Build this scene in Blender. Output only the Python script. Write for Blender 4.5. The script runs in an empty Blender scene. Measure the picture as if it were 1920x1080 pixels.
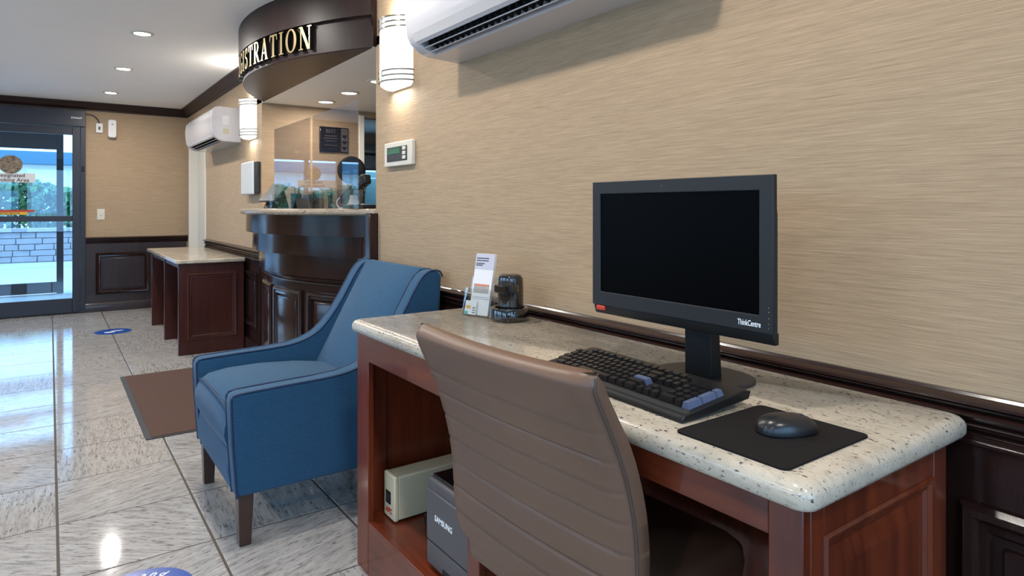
import bpy, bmesh, math, random
from mathutils import Vector, Matrix
random.seed(7)
PI = math.pi
SC = bpy.context.scene
COL = SC.collection

# ------------------------------------------------------------------ camera, world, light, exposure
CH = 1.1935                      # eye height
cam_d = bpy.data.cameras.new('camera')
cam = bpy.data.objects.new('camera', cam_d)
COL.objects.link(cam)
cam_d.sensor_width = 36.0
cam_d.sensor_fit = 'HORIZONTAL'
cam_d.lens = 1213.7 / 1920 * 36.0
cam_d.shift_x = (960 - 958.2) / 1920
cam_d.shift_y = -(540 - 389.15) / 1920
cam_d.clip_start = 0.02
cam.location = (0, 0, CH)
cam.rotation_euler = (PI / 2, 0, -0.619)
SC.camera = cam

SC.view_settings.view_transform = 'Standard'
SC.view_settings.look = 'None'
SC.view_settings.gamma = 1.0
SC.view_settings.use_curve_mapping = False
SC.view_settings.exposure = 0.06

world = bpy.data.worlds.new('sky')
SC.world = world
world.use_nodes = True
wn = world.node_tree.nodes
bg = wn['Background']
bg.inputs['Color'].default_value = (0.52, 0.74, 1.0, 1)
bg.inputs['Strength'].default_value = 5.6

sun_d = bpy.data.lights.new('sun', 'SUN'); sun_d.energy = 2.6; sun_d.angle = 0.02; sun_d.color = (1.0, 0.95, 0.86)
sun = bpy.data.objects.new('sun', sun_d); COL.objects.link(sun)
sun.location = (6, -4, 9); sun.rotation_euler = Vector((-0.62, 0.30, -0.72)).to_track_quat('-Z', 'Y').to_euler()

W = 1.3814                       # face of the long wall on the right
FY = 8.80                        # face of the far wall
LX = -3.40                       # left wall
BY = -1.80                       # wall behind the camera
ZC = 2.388                       # ceiling
Y0, Y1 = 3.15, 5.375             # opening of the reception
DT = 0.819                       # desk top

def portal(loc, rot, sx, sy):
    l = bpy.data.lights.new('daylight_portal', 'AREA')
    l.shape = 'RECTANGLE'; l.size = sx; l.size_y = sy
    l.cycles.is_portal = True
    o = bpy.data.objects.new('daylight_portal', l)
    COL.objects.link(o); o.location = loc; o.rotation_euler = rot
    return o
LEFT_WINDOWS = [(-1.6, 0.6), (1.2, 3.6), (4.2, 6.6)]
REAR_WINDOWS = [(-2.6, -0.7), (-0.5, 1.25)]
for a, b in LEFT_WINDOWS:
    portal((LX - 0.16, (a + b) / 2, 1.36), (0, -PI / 2, 0), 1.64, b - a)
for a, b in REAR_WINDOWS:
    portal(((a + b) / 2, BY - 0.16, 1.36), (PI / 2, 0, 0), b - a, 1.64)
portal((-0.75, FY + 0.35, 1.0), (-PI / 2, 0, 0), 2.1, 2.0)

DOWNLIGHT_W = 13.5
ALCOVE_W = 6.0
SCONCE_E = 5.0

# ------------------------------------------------------------------ material helpers
def new_mat(name):
    m = bpy.data.materials.new(name); m.use_nodes = True
    nt = m.node_tree
    return m, nt, nt.nodes['Principled BSDF']
def setp(b, color=None, rough=None, metal=None, coat=None, spec=None, coat_rough=None, sheen=None):
    if color is not None: b.inputs['Base Color'].default_value = (*color, 1)
    if rough is not None: b.inputs['Roughness'].default_value = rough
    if metal is not None: b.inputs['Metallic'].default_value = metal
    if coat is not None: b.inputs['Coat Weight'].default_value = coat
    if coat_rough is not None: b.inputs['Coat Roughness'].default_value = coat_rough
    if spec is not None: b.inputs['Specular IOR Level'].default_value = spec
    if sheen is not None: b.inputs['Sheen Weight'].default_value = sheen
def plain(name, color, rough=0.5, metal=0, coat=0, spec=0.5, var=0.06, scale=14.0):
    m, nt, b = new_mat(name)
    setp(b, color, rough, metal, coat, spec)
    n = nt.nodes.new('ShaderNodeTexNoise'); n.inputs['Scale'].default_value = scale
    n.inputs['Detail'].default_value = 3
    tc = nt.nodes.new('ShaderNodeTexCoord'); nt.links.new(tc.outputs['Object'], n.inputs['Vector'])
    mr = nt.nodes.new('ShaderNodeMapRange')
    mr.inputs['To Min'].default_value = 1 - var; mr.inputs['To Max'].default_value = 1 + var
    nt.links.new(n.outputs['Fac'], mr.inputs['Value'])
    mx = nt.nodes.new('ShaderNodeVectorMath'); mx.operation = 'SCALE'
    mx.inputs[0].default_value = color
    nt.links.new(mr.outputs['Result'], mx.inputs['Scale'])
    nt.links.new(mx.outputs['Vector'], b.inputs['Base Color'])
    return m
def ramp(nt, src, stops):
    r = nt.nodes.new('ShaderNodeValToRGB')
    e = r.color_ramp.elements
    while len(e) < len(stops): e.new(0.5)
    for i, (p, c) in enumerate(stops):
        e[i].position = p; e[i].color = (*c, 1)
    nt.links.new(src, r.inputs['Fac'])
    return r
def coords(nt, scale=(1, 1, 1), rot=(0, 0, 0), kind='Object'):
    tc = nt.nodes.new('ShaderNodeTexCoord')
    mp = nt.nodes.new('ShaderNodeMapping')
    mp.inputs['Scale'].default_value = scale; mp.inputs['Rotation'].default_value = rot
    nt.links.new(tc.outputs[kind], mp.inputs['Vector'])
    return mp.outputs['Vector']
def noise(nt, vec, scale=1.0, detail=4, rough=0.5):
    n = nt.nodes.new('ShaderNodeTexNoise')
    n.inputs['Scale'].default_value = scale; n.inputs['Detail'].default_value = detail
    n.inputs['Roughness'].default_value = rough
    nt.links.new(vec, n.inputs['Vector'])
    return n.outputs['Fac']
def bump(nt, b, src, strength=0.3, dist=0.002):
    bp = nt.nodes.new('ShaderNodeBump')
    bp.inputs['Strength'].default_value = strength; bp.inputs['Distance'].default_value = dist
    nt.links.new(src, bp.inputs['Height']); nt.links.new(bp.outputs['Normal'], b.inputs['Normal'])
def mixc(nt, fac, a, b):
    mx = nt.nodes.new('ShaderNodeMix'); mx.data_type = 'RGBA'
    if isinstance(fac, float): mx.inputs[0].default_value = fac
    else: nt.links.new(fac, mx.inputs[0])
    for i, v in ((6, a), (7, b)):
        if isinstance(v, tuple): mx.inputs[i].default_value = (*v, 1)
        else: nt.links.new(v, mx.inputs[i])
    return mx.outputs[2]

def wood(name, c0, c1, rough=0.28, coat=0.5, scale=(34, 34, 3)):
    m, nt, b = new_mat(name)
    setp(b, c0, rough, 0, coat, 0.38, 0.06)
    n = noise(nt, coords(nt, scale), 1.0, 5, 0.6)
    r = ramp(nt, n, [(0.3, c0), (0.72, c1)])
    n2 = noise(nt, coords(nt, (3, 3, 1.2)), 1.0, 2)
    r2 = ramp(nt, n2, [(0.3, tuple(x * 0.6 for x in c0)), (0.7, c1)])
    nt.links.new(mixc(nt, 0.4, r.outputs['Color'], r2.outputs['Color']), b.inputs['Base Color'])
    return m

def granite(name, base, dark, grey, stretch=(70, 20, 70)):
    m, nt, b = new_mat(name)
    setp(b, base, 0.16, 0, 0.0, 0.5)
    big = noise(nt, coords(nt, (9, 3, 9)), 1.0, 5, 0.6)
    rb = ramp(nt, big, [(0.28, tuple(x * 0.62 for x in base)), (0.50, base), (0.75, tuple(min(1, x * 1.18) for x in base))])
    mid = noise(nt, coords(nt, tuple(s * 0.55 for s in stretch)), 1.0, 4, 0.65)
    rm = ramp(nt, mid, [(0.52, (0, 0, 0)), (0.70, (0.55, 0.55, 0.55))])
    c1 = mixc(nt, rm.outputs['Color'], rb.outputs['Color'], grey)
    fl = noise(nt, coords(nt, stretch), 1.0, 3, 0.55)
    rf = ramp(nt, fl, [(0.615, (0, 0, 0)), (0.665, (1, 1, 1))])
    nt.links.new(mixc(nt, rf.outputs['Color'], c1, dark), b.inputs['Base Color'])
    return m

def wallpaper(name, c0, c1):
    m, nt, b = new_mat(name)
    setp(b, c0, 0.62, 0, 0, 0.25)
    v = coords(nt, (15, 15, 430))
    n = noise(nt, v, 1.0, 4, 0.6)
    n2 = noise(nt, coords(nt, (7, 7, 190)), 1.0, 3, 0.6)
    ad = nt.nodes.new('ShaderNodeMath'); ad.operation = 'ADD'
    nt.links.new(n, ad.inputs[0]); nt.links.new(n2, ad.inputs[1])
    hf = nt.nodes.new('ShaderNodeMath'); hf.operation = 'MULTIPLY'; hf.inputs[1].default_value = 0.5
    nt.links.new(ad.outputs[0], hf.inputs[0])
    r = ramp(nt, hf.outputs[0], [(0.34, c1), (0.62, c0)])
    nt.links.new(r.outputs['Color'], b.inputs['Base Color'])
    bump(nt, b, hf.outputs[0], 0.5, 0.003)
    return m

def tile_stone(name):
    m, nt, b = new_mat(name)
    setp(b, (0.5, 0.45, 0.4), 0.075, 0, 0.0, 0.5)
    tc = nt.nodes.new('ShaderNodeTexCoord'); oi = nt.nodes.new('ShaderNodeObjectInfo')
    vr = nt.nodes.new('ShaderNodeVectorRotate'); vr.rotation_type = 'Z_AXIS'
    st = nt.nodes.new('ShaderNodeMath'); st.operation = 'SNAP'; st.inputs[1].default_value = 0.3334
    nt.links.new(oi.outputs['Random'], st.inputs[0])
    an = nt.nodes.new('ShaderNodeMapRange'); an.inputs['To Min'].default_value = -0.35; an.inputs['To Max'].default_value = 2.6
    nt.links.new(st.outputs[0], an.inputs['Value'])
    nt.links.new(an.outputs['Result'], vr.inputs['Angle'])
    nt.links.new(tc.outputs['Object'], vr.inputs['Vector'])
    of = nt.nodes.new('ShaderNodeMath'); of.operation = 'MULTIPLY'; of.inputs[1].default_value = 57.0
    nt.links.new(oi.outputs['Random'], of.inputs[0])
    cb = nt.nodes.new('ShaderNodeCombineXYZ'); nt.links.new(of.outputs[0], cb.inputs['X']); nt.links.new(of.outputs[0], cb.inputs['Z'])
    ad = nt.nodes.new('ShaderNodeVectorMath'); ad.operation = 'ADD'
    nt.links.new(vr.outputs['Vector'], ad.inputs[0]); nt.links.new(cb.outputs['Vector'], ad.inputs[1])
    def mapped(s):
        mp = nt.nodes.new('ShaderNodeMapping'); mp.inputs['Scale'].default_value = s
        nt.links.new(ad.outputs['Vector'], mp.inputs['Vector']); return mp.outputs['Vector']
    n1 = noise(nt, mapped((9, 60, 9)), 1.0, 4, 0.65)
    r1 = ramp(nt, n1, [(0.28, (0.24, 0.22, 0.205)), (0.48, (0.41, 0.38, 0.352)), (0.72, (0.51, 0.48, 0.45))])
    n2 = noise(nt, mapped((24, 150, 20)), 1.0, 3, 0.6)
    r2 = ramp(nt, n2, [(0.575, (0, 0, 0)), (0.66, (0.9, 0.9, 0.9))])
    nt.links.new(mixc(nt, r2.outputs['Color'], r1.outputs['Color'], (0.12, 0.105, 0.10)), b.inputs['Base Color'])
    return m

def fabric(name, c0, c1):
    m, nt, b = new_mat(name)
    setp(b, c0, 0.8, 0, 0, 0.2, None, 0.12)
    tc = nt.nodes.new('ShaderNodeTexCoord'); sp = nt.nodes.new('ShaderNodeSeparateXYZ')
    nt.links.new(tc.outputs['Object'], sp.inputs['Vector'])
    ad = nt.nodes.new('ShaderNodeMath'); ad.operation = 'ADD'
    nt.links.new(sp.outputs['X'], ad.inputs[0]); nt.links.new(sp.outputs['Y'], ad.inputs[1])
    cb = nt.nodes.new('ShaderNodeCombineXYZ')
    ml = nt.nodes.new('ShaderNodeMath'); ml.operation = 'MULTIPLY_ADD'; ml.inputs[1].default_value = 0.0
    nt.links.new(sp.outputs['X'], ml.inputs[0]); nt.links.new(sp.outputs['Z'], ml.inputs[2])
    nt.links.new(ad.outputs[0], cb.inputs['X']); nt.links.new(ml.outputs[0], cb.inputs['Y'])
    ge = nt.nodes.new('ShaderNodeNewGeometry'); sn = nt.nodes.new('ShaderNodeSeparateXYZ'); nt.links.new(ge.outputs['Normal'], sn.inputs['Vector'])
    ab = nt.nodes.new('ShaderNodeMath'); ab.operation = 'ABSOLUTE'; nt.links.new(sn.outputs['Z'], ab.inputs[0])
    gt = nt.nodes.new('ShaderNodeMath'); gt.operation = 'GREATER_THAN'; gt.inputs[1].default_value = 0.72; nt.links.new(ab.outputs[0], gt.inputs[0])
    cb2 = nt.nodes.new('ShaderNodeCombineXYZ'); nt.links.new(sp.outputs['Y'], cb2.inputs['X']); nt.links.new(sp.outputs['X'], cb2.inputs['Y'])
    mv = nt.nodes.new('ShaderNodeMix'); mv.data_type = 'VECTOR'; nt.links.new(gt.outputs[0], mv.inputs[0])
    nt.links.new(cb.outputs['Vector'], mv.inputs[4]); nt.links.new(cb2.outputs['Vector'], mv.inputs[5])
    br = nt.nodes.new('ShaderNodeTexBrick')
    br.inputs['Color1'].default_value = (*c0, 1); br.inputs['Color2'].default_value = (*tuple(x * 1.18 for x in c0), 1)
    br.inputs['Mortar'].default_value = (*c1, 1)
    br.inputs['Scale'].default_value = 34.0; br.inputs['Mortar Size'].default_value = 0.03
    br.inputs['Mortar Smooth'].default_value = 0.6
    br.inputs['Brick Width'].default_value = 0.55; br.inputs['Row Height'].default_value = 0.16
    nt.links.new(mv.outputs[1], br.inputs['Vector'])
    nt.links.new(br.outputs['Color'], b.inputs['Base Color'])
    iv = nt.nodes.new('ShaderNodeMath'); iv.operation = 'SUBTRACT'; iv.inputs[0].default_value = 1.0
    nt.links.new(br.outputs['Fac'], iv.inputs[1])
    bump(nt, b, iv.outputs[0], 0.5, 0.002)
    return m

def leather(name, c):
    m, nt, b = new_mat(name)
    setp(b, c, 0.42, 0, 0, 0.45)
    n = noise(nt, coords(nt, (3, 3, 3)), 1.0, 2)
    r = ramp(nt, n, [(0.3, tuple(x * 0.88 for x in c)), (0.7, tuple(x * 1.1 for x in c))])
    nt.links.new(r.outputs['Color'], b.inputs['Base Color'])
    v = nt.nodes.new('ShaderNodeTexVoronoi'); v.inputs['Scale'].default_value = 420
    tc = nt.nodes.new('ShaderNodeTexCoord'); nt.links.new(tc.outputs['Object'], v.inputs['Vector'])
    bump(nt, b, v.outputs['Distance'], 0.08, 0.0006)
    return m

def glass_thin(name, tint=(1, 1, 1), refl=0.0, clear=1.0):
    m = bpy.data.materials.new(name); m.use_nodes = True
    nt = m.node_tree; nt.nodes.clear()
    out = nt.nodes.new('ShaderNodeOutputMaterial')
    tr = nt.nodes.new('ShaderNodeBsdfTransparent'); tr.inputs['Color'].default_value = (*tint, 1)
    gl = nt.nodes.new('ShaderNodeBsdfGlossy'); gl.inputs['Roughness'].default_value = 0.0
    fr = nt.nodes.new('ShaderNodeFresnel')
    ge = nt.nodes.new('ShaderNodeNewGeometry'); io = nt.nodes.new('ShaderNodeMapRange')   # same reflectance entering and leaving the sheet
    io.inputs['To Min'].default_value = 1.5; io.inputs['To Max'].default_value = 1 / 1.5
    nt.links.new(ge.outputs['Backfacing'], io.inputs['Value']); nt.links.new(io.outputs['Result'], fr.inputs['IOR'])
    ad = nt.nodes.new('ShaderNodeMath'); ad.operation = 'ADD'; ad.inputs[1].default_value = refl; ad.use_clamp = True
    nt.links.new(fr.outputs[0], ad.inputs[0])
    mx = nt.nodes.new('ShaderNodeMixShader')
    nt.links.new(ad.outputs[0], mx.inputs[0]); nt.links.new(tr.outputs[0], mx.inputs[1]); nt.links.new(gl.outputs[0], mx.inputs[2])
    nt.links.new(mx.outputs[0], out.inputs['Surface'])
    return m

def emit(name, c, s):
    m, nt, b = new_mat(name)
    setp(b, c, 0.4)
    b.inputs['Emission Color'].default_value = (*c, 1); b.inputs['Emission Strength'].default_value = s
    return m

M = {}
M['paper'] = wallpaper('wallpaper', (0.445, 0.315, 0.196), (0.330, 0.230, 0.140))
M['ceil'] = plain('ceiling_paint', (0.90, 0.885, 0.86), 0.7, var=0.02, scale=3)
M['white'] = plain('white_paint', (0.70, 0.66, 0.58), 0.45, var=0.03)
M['espresso'] = wood('espresso_wood', (0.013, 0.0058, 0.0048), (0.029, 0.0115, 0.009), 0.15, 0.0)
M['canopyw'] = wood('satin_espresso_wood', (0.022, 0.011, 0.0095), (0.040, 0.020, 0.016), 0.42, 0.0, (30, 30, 3))
M['canopyw'].node_tree.nodes['Principled BSDF'].inputs['Specular IOR Level'].default_value = 0.3
M['espresso_h'] = wood('espresso_wood_lengthwise', (0.014, 0.0058, 0.0048), (0.032, 0.0125, 0.0095), 0.18, 0.12, (30, 2, 60))
M['slate'] = wood('slate_stained_wood', (0.020, 0.013, 0.014), (0.036, 0.023, 0.023), 0.35, 0.3)
M['mahog'] = wood('mahogany', (0.062, 0.0098, 0.0045), (0.21, 0.038, 0.0115), 0.32, 0.35)
M['mahog_h'] = wood('mahogany_lengthwise', (0.062, 0.0098, 0.0045), (0.21, 0.038, 0.0115), 0.32, 0.35, (34, 3, 34))
M['mahog_d'] = wood('dark_mahogany', (0.036, 0.009, 0.006), (0.072, 0.017, 0.011), 0.3, 0.2)
M['granite'] = granite('speckled_granite', (0.49, 0.425, 0.335), (0.065, 0.055, 0.05), (0.26, 0.235, 0.20), (190, 85, 190))
M['granite2'] = granite('counter_granite', (0.36, 0.29, 0.21), (0.07, 0.05, 0.04), (0.20, 0.17, 0.13), (80, 60, 80))
M['tile'] = tile_stone('polished_floor_stone')
M['grout'] = plain('grout', (0.085, 0.066, 0.048), 0.8)
M['blue'] = fabric('blue_woven_fabric', (0.020, 0.080, 0.155), (0.010, 0.046, 0.098))
M['piping'] = plain('navy_piping', (0.012, 0.035, 0.085), 0.7)
M['leg'] = wood('dark_walnut', (0.045, 0.022, 0.016), (0.075, 0.036, 0.026), 0.3, 0.4)
M['leather'] = leather('taupe_leather', (0.150, 0.081, 0.050))
M['stitch'] = plain('stitching', (0.075, 0.048, 0.036), 0.6)
M['black'] = plain('black_plastic', (0.010, 0.010, 0.0105), 0.42, spec=0.3)
M['blackg'] = plain('glossy_black_plastic', (0.010, 0.009, 0.008), 0.10, coat=0.8)
M['dgrey'] = plain('charcoal_plastic', (0.028, 0.029, 0.031), 0.42)
M['bezelm'] = plain('dark_bezel_plastic', (0.015, 0.0155, 0.017), 0.5, spec=0.35)
M['mousem'] = plain('satin_black_plastic', (0.013, 0.013, 0.015), 0.28)
M['pgrey'] = plain('printer_grey_plastic', (0.075, 0.068, 0.070), 0.40)
M['screen'] = plain('dark_screen', (0.0008, 0.0008, 0.0010), 0.35, spec=0.04, var=0.0)
M['red'] = plain('red_plastic', (0.50, 0.035, 0.015), 0.5)
M['keyblue'] = plain('blue_grey_key', (0.085, 0.11, 0.19), 0.4)
M['key'] = plain('black_key', (0.011, 0.011, 0.012), 0.28, spec=0.4)
M['padm'] = plain('mouse_pad_cloth', (0.0085, 0.0068, 0.0068), 0.85, spec=0.2, var=0.25, scale=200)
M['chrome'] = plain('brushed_chrome', (0.62, 0.60, 0.55), 0.22, metal=1.0)
M['bronze'] = plain('dark_nickel', (0.16, 0.15, 0.12), 0.3, metal=0.9)
M['brass'] = plain('gold_letter_face', (0.78, 0.60, 0.30), 0.30, metal=0.85)
M['jet'] = plain('jet_black', (0.006, 0.006, 0.006), 0.35)
M['acw'] = plain('air_conditioner_white', (0.60, 0.58, 0.595), 0.18, coat=0.3, var=0.01)
M['acs'] = plain('air_conditioner_side', (0.62, 0.59, 0.58), 0.4, var=0.01)
M['acd'] = plain('dark_vent', (0.02, 0.018, 0.02), 0.6)
M['almond'] = plain('almond_plastic', (0.58, 0.50, 0.33), 0.45)
M['ivory'] = plain('ivory_plate', (0.66, 0.60, 0.50), 0.4)
M['lcd'] = plain('green_lcd', (0.05, 0.14, 0.05), 0.2)
M['alu'] = plain('dark_bronze_aluminium', (0.030, 0.030, 0.038), 0.35, metal=0.4)
M['mat'] = plain('brown_carpet_mat', (0.092, 0.044, 0.028), 0.95, var=0.45, scale=260)
M['rubber'] = plain('grey_rubber', (0.045, 0.042, 0.045), 0.7)
M['sticker'] = plain('blue_vinyl', (0.010, 0.075, 0.36), 0.25)
M['wtext'] = plain('white_print', (0.85, 0.85, 0.85), 0.5, var=0.0)
M['dtext'] = plain('dark_print', (0.05, 0.05, 0.06), 0.5, var=0.0)
M['glass'] = glass_thin('door_glass', (0.82, 0.92, 0.99), 0.0)
M['acrylic'] = glass_thin('clear_acrylic', (0.95, 0.94, 0.95), 0.06)
M['acrylic2'] = glass_thin('brochure_acrylic', (0.95, 0.97, 0.97), 0.03)
M['lens'] = emit('lamp_lens', (1.0, 0.97, 0.92), 14.0)
M['lens2'] = emit('office_lamp_lens', (1.0, 0.97, 0.94), 3.0)
M['sconce'] = emit('frosted_lit_glass', (1.0, 0.97, 0.90), 0.80)
M['paperw'] = plain('white_card', (0.74, 0.71, 0.70), 0.55, var=0.02)
M['hedge'] = plain('hedge_leaf', (0.05, 0.17, 0.06), 0.6, var=0.6, scale=3)
M['stone'] = plain('grey_stone', (0.30, 0.29, 0.30), 0.8, var=0.25, scale=5)
M['pave'] = plain('pale_pavement', (0.42, 0.43, 0.45), 0.7, var=0.12, scale=1.2)
M['beam'] = plain('teal_beam_paint', (0.06, 0.17, 0.24), 0.5)
M['stucco'] = plain('cream_stucco', (0.72, 0.68, 0.60), 0.8)
M['dispenser'] = plain('pale_dispenser', (0.62, 0.63, 0.62), 0.3)
M['plaque'] = plain('black_plaque', (0.010, 0.010, 0.016), 0.15, coat=0.5)
M['silver'] = plain('engraved_silver', (0.55, 0.52, 0.50), 0.25, metal=0.9, var=0.3, scale=60)
M['roomblue'] = plain('pale_blue_room_paint', (0.35, 0.47, 0.60), 0.6)
M['cabblue'] = plain('sky_blue_cabinet', (0.12, 0.34, 0.48), 0.35)

# ------------------------------------------------------------------ mesh helpers
def finish(name, bm, mat, parent=None, smooth=None, bevel=None, seg=2, loc=None):
    bmesh.ops.recalc_face_normals(bm, faces=bm.faces)
    me = bpy.data.meshes.new(name); bm.to_mesh(me); bm.free()
    mats = mat if isinstance(mat, (list, tuple)) else [mat]
    for k in mats: me.materials.append(M[k])
    if smooth is not None or bevel:
        me.polygons.foreach_set('use_smooth', [True] * len(me.polygons))
        me.set_sharp_from_angle(angle=math.radians(smooth or 35))
    o = bpy.data.objects.new(name, me); COL.objects.link(o)
    if parent is not None: o.parent = parent
    if loc is not None: o.location = loc
    if bevel:
        md = o.modifiers.new('bevel', 'BEVEL'); md.width = bevel; md.segments = seg
        md.limit_method = 'ANGLE'; md.angle_limit = math.radians(35); md.harden_normals = False
    return o
def B(): return bmesh.new()
def box(bm, x0, x1, y0, y1, z0, z1):
    v = [bm.verts.new(p) for p in ((x0, y0, z0), (x1, y0, z0), (x1, y1, z0), (x0, y1, z0), (x0, y0, z1), (x1, y0, z1), (x1, y1, z1), (x0, y1, z1))]
    for f in ((0, 3, 2, 1), (4, 5, 6, 7), (0, 1, 5, 4), (1, 2, 6, 5), (2, 3, 7, 6), (3, 0, 4, 7)):
        bm.faces.new([v[i] for i in f])
    return v
def loft(bm, rings, cap=True, closed=True):
    R = [[bm.verts.new(p) for p in r] for r in rings]
    n = len(R[0])
    for a, b in zip(R, R[1:]):
        for i in range(n if closed else n - 1):
            j = (i + 1) % n
            bm.faces.new((a[i], a[j], b[j], b[i]))
    if cap:
        bm.faces.new(R[0][::-1]); bm.faces.new(R[-1])
    return R
def prism_y(bm, prof, y0, y1):     # prof [(x,z)]
    loft(bm, [[(x, y0, z) for x, z in prof], [(x, y1, z) for x, z in prof]])
def prism_x(bm, prof, x0, x1):     # prof [(y,z)]
    loft(bm, [[(x0, y, z) for y, z in prof], [(x1, y, z) for y, z in prof]])
def prism_z(bm, prof, z0, z1):
    loft(bm, [[(x, y, z0) for x, y in prof], [(x, y, z1) for x, y in prof]])
def lathe(bm, prof, c=(0, 0), n=32):
    rings = [[(c[0] + r * math.cos(2 * PI * i / n), c[1] + r * math.sin(2 * PI * i / n), z) for i in range(n)] for r, z in prof]
    loft(bm, rings)
def tube(bm, pts, r, n=8):
    pts = [Vector(p) for p in pts]; rings = []
    for i, p in enumerate(pts):
        t = (pts[min(i + 1, len(pts) - 1)] - pts[max(i - 1, 0)]).normalized()
        up = Vector((0, 0, 1)) if abs(t.z) < 0.9 else Vector((1, 0, 0))
        a = t.cross(up).normalized(); b = t.cross(a)
        rings.append([p + r * (math.cos(2 * PI * k / n) * a + math.sin(2 * PI * k / n) * b) for k in range(n)])
    loft(bm, rings)
def rrect(x0, x1, y0, y1, r, n=6):
    out = []
    for cx_, cy_, a in ((x1 - r, y1 - r, 0), (x0 + r, y1 - r, PI / 2), (x0 + r, y0 + r, PI), (x1 - r, y0 + r, 1.5 * PI)):
        for k in range(n + 1):
            t = a + PI / 2 * k / n
            out.append((cx_ + r * math.cos(t), cy_ + r * math.sin(t)))
    return out
def smoothpath(pts, n=6):
    P = [Vector(p) for p in pts]; out = []
    for i in range(len(P) - 1):
        p0, p1, p2, p3 = P[max(i - 1, 0)], P[i], P[i + 1], P[min(i + 2, len(P) - 1)]
        for k in range(n):
            t = k / n
            out.append(0.5 * ((2 * p1) + (-p0 + p2) * t + (2 * p0 - 5 * p1 + 4 * p2 - p3) * t * t + (-p0 + 3 * p1 - 3 * p2 + p3) * t ** 3))
    out.append(P[-1])
    return out
def cbox(name, dims, mat, parent=None, bevel=None, seg=2, smooth=None):
    bm = B(); box(bm, *dims)
    return finish(name, bm, mat, parent, smooth, bevel, seg)
def empty(name, loc=(0, 0, 0), rz=0.0):
    o = bpy.data.objects.new(name, None); COL.objects.link(o)
    o.location = loc; o.rotation_euler = (0, 0, rz); o.empty_display_size = 0.1
    return o
def tag(o, label, cat, group=None, kind=None):
    o['label'] = label
    if cat: o['category'] = cat
    if group: o['group'] = group
    if kind: o['kind'] = kind
    return o
def struct(o, label=None):
    o['kind'] = 'structure'
    if label: o['label'] = label
    return o
def thing(name, label, cat, loc=(0, 0, 0), rz=0.0, group=None):
    return tag(empty(name, loc, rz), label, cat, group)
def dup(root, loc, rz=None, label=None):
    r = root.copy(); COL.objects.link(r); r.location = loc
    if rz is not None: r.rotation_euler = (0, 0, rz)
    if label: r['label'] = label
    for ch in list(root.children):
        c = ch.copy(); COL.objects.link(c); c.parent = r
        for g in list(ch.children):
            d = g.copy(); COL.objects.link(d); d.parent = c
    return r
def text_mesh(name, body, size, mat, parent, matrix, depth=0.0006, shear=0.0, bold=0.0, align='CENTER', sx=1.0):
    cu = bpy.data.curves.new('t', 'FONT'); cu.body = body; cu.size = size
    cu.extrude = depth; cu.shear = shear; cu.offset = bold; cu.align_x = align; cu.align_y = 'CENTER'
    cu.resolution_u = 3
    t = bpy.data.objects.new('t', cu); COL.objects.link(t)
    bpy.context.view_layer.update()
    me = bpy.data.meshes.new_from_object(t.evaluated_get(bpy.context.evaluated_depsgraph_get()))
    bpy.data.objects.remove(t); bpy.data.curves.remove(cu)
    me.transform(Matrix.Diagonal((sx, 1, 1, 1))); me.transform(matrix); me.materials.clear(); me.materials.append(M[mat])
    me.name = name
    o = bpy.data.objects.new(name, me); COL.objects.link(o); o.parent = parent
    return o
def frame(right, up, origin):      # text plane from its right and up directions
    r = Vector(right).normalized(); u = Vector(up).normalized(); n = r.cross(u)
    m = Matrix((r, u, n)).transposed().to_4x4(); m.translation = Vector(origin)
    return m
def moulding(name, parent, axis, plane, a0, a1, z0, z1, w, d, mat, out):
    """picture-frame moulding on a wall: four mitred lengths with a rounded profile.  axis 'y' for walls facing x, 'x' for walls facing y"""
    prof = [(0, 0), (0, d * 0.5), (w * 0.18, d), (w * 0.45, d * 0.85), (w * 0.62, d * 0.42), (w * 0.85, d * 0.5), (w, 0)]
    bm = B()
    rings = []
    for (ca, cz, sa, sz) in ((a0, z0, 1, 1), (a1, z0, -1, 1), (a1, z1, -1, -1), (a0, z1, 1, -1)):
        ring = []
        for (t, h) in prof:
            A, Z = ca + sa * t, cz + sz * t
            ring.append((plane + out * h, A, Z) if axis == 'y' else (A, plane + out * h, Z))
        rings.append([bm.verts.new(p) for p in ring])
    n = len(prof)
    for k in range(4):
        a, b = rings[k], rings[(k + 1) % 4]
        for i in range(n):
            j = (i + 1) % n
            bm.faces.new((a[i], a[j], b[j], b[i]))
    return finish(name, bm, mat, parent, 30)

# ------------------------------------------------------------------ the setting: floor
G = 0.457; TX0, TY0 = 0.023, 2.9711
fl = cbox('floor', (LX, W + 0.15, BY, FY + 0.15, -0.06, -0.0012), 'grout')
struct(fl, 'polished speckled stone tile floor of the lobby')
bm = B()
h = G / 2 - 0.0036; hx = G / 2 - 0.0045
prof = [(-hx, -h), (hx, -h), (hx, h), (-hx, h)]
q = h - 0.0012
loft(bm, [[(x, y, -0.012) for x, y in prof], [(x, y, -0.0008) for x, y in prof], [(x * q / h, y * q / h, 0) for x, y in prof]])
t0 = finish('tile', bm, 'tile', fl)
first = True
tiles = []
for i in range(-8, 4):
    for j in range(-13, 14):
        x = TX0 + (i + 0.5) * G; y = TY0 + (j + 0.5) * G
        if x - h < LX or x - h > W or y - h < BY or y + h > FY + 0.2: continue
        if x < -2.3 and y < 2: continue
        if x > -0.2 and y < 0.0: continue
        tiles.append((x, y))
tiles.sort(key=lambda p: (p[0] - 0.0) ** 2 + (p[1] - 4) ** 2)
for k, (x, y) in enumerate(tiles[:290]):
    o = t0 if k == 0 else t0.copy()
    if k: COL.objects.link(o)
    o.location = (x, y, 0)
rest = tiles[290:]
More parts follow.
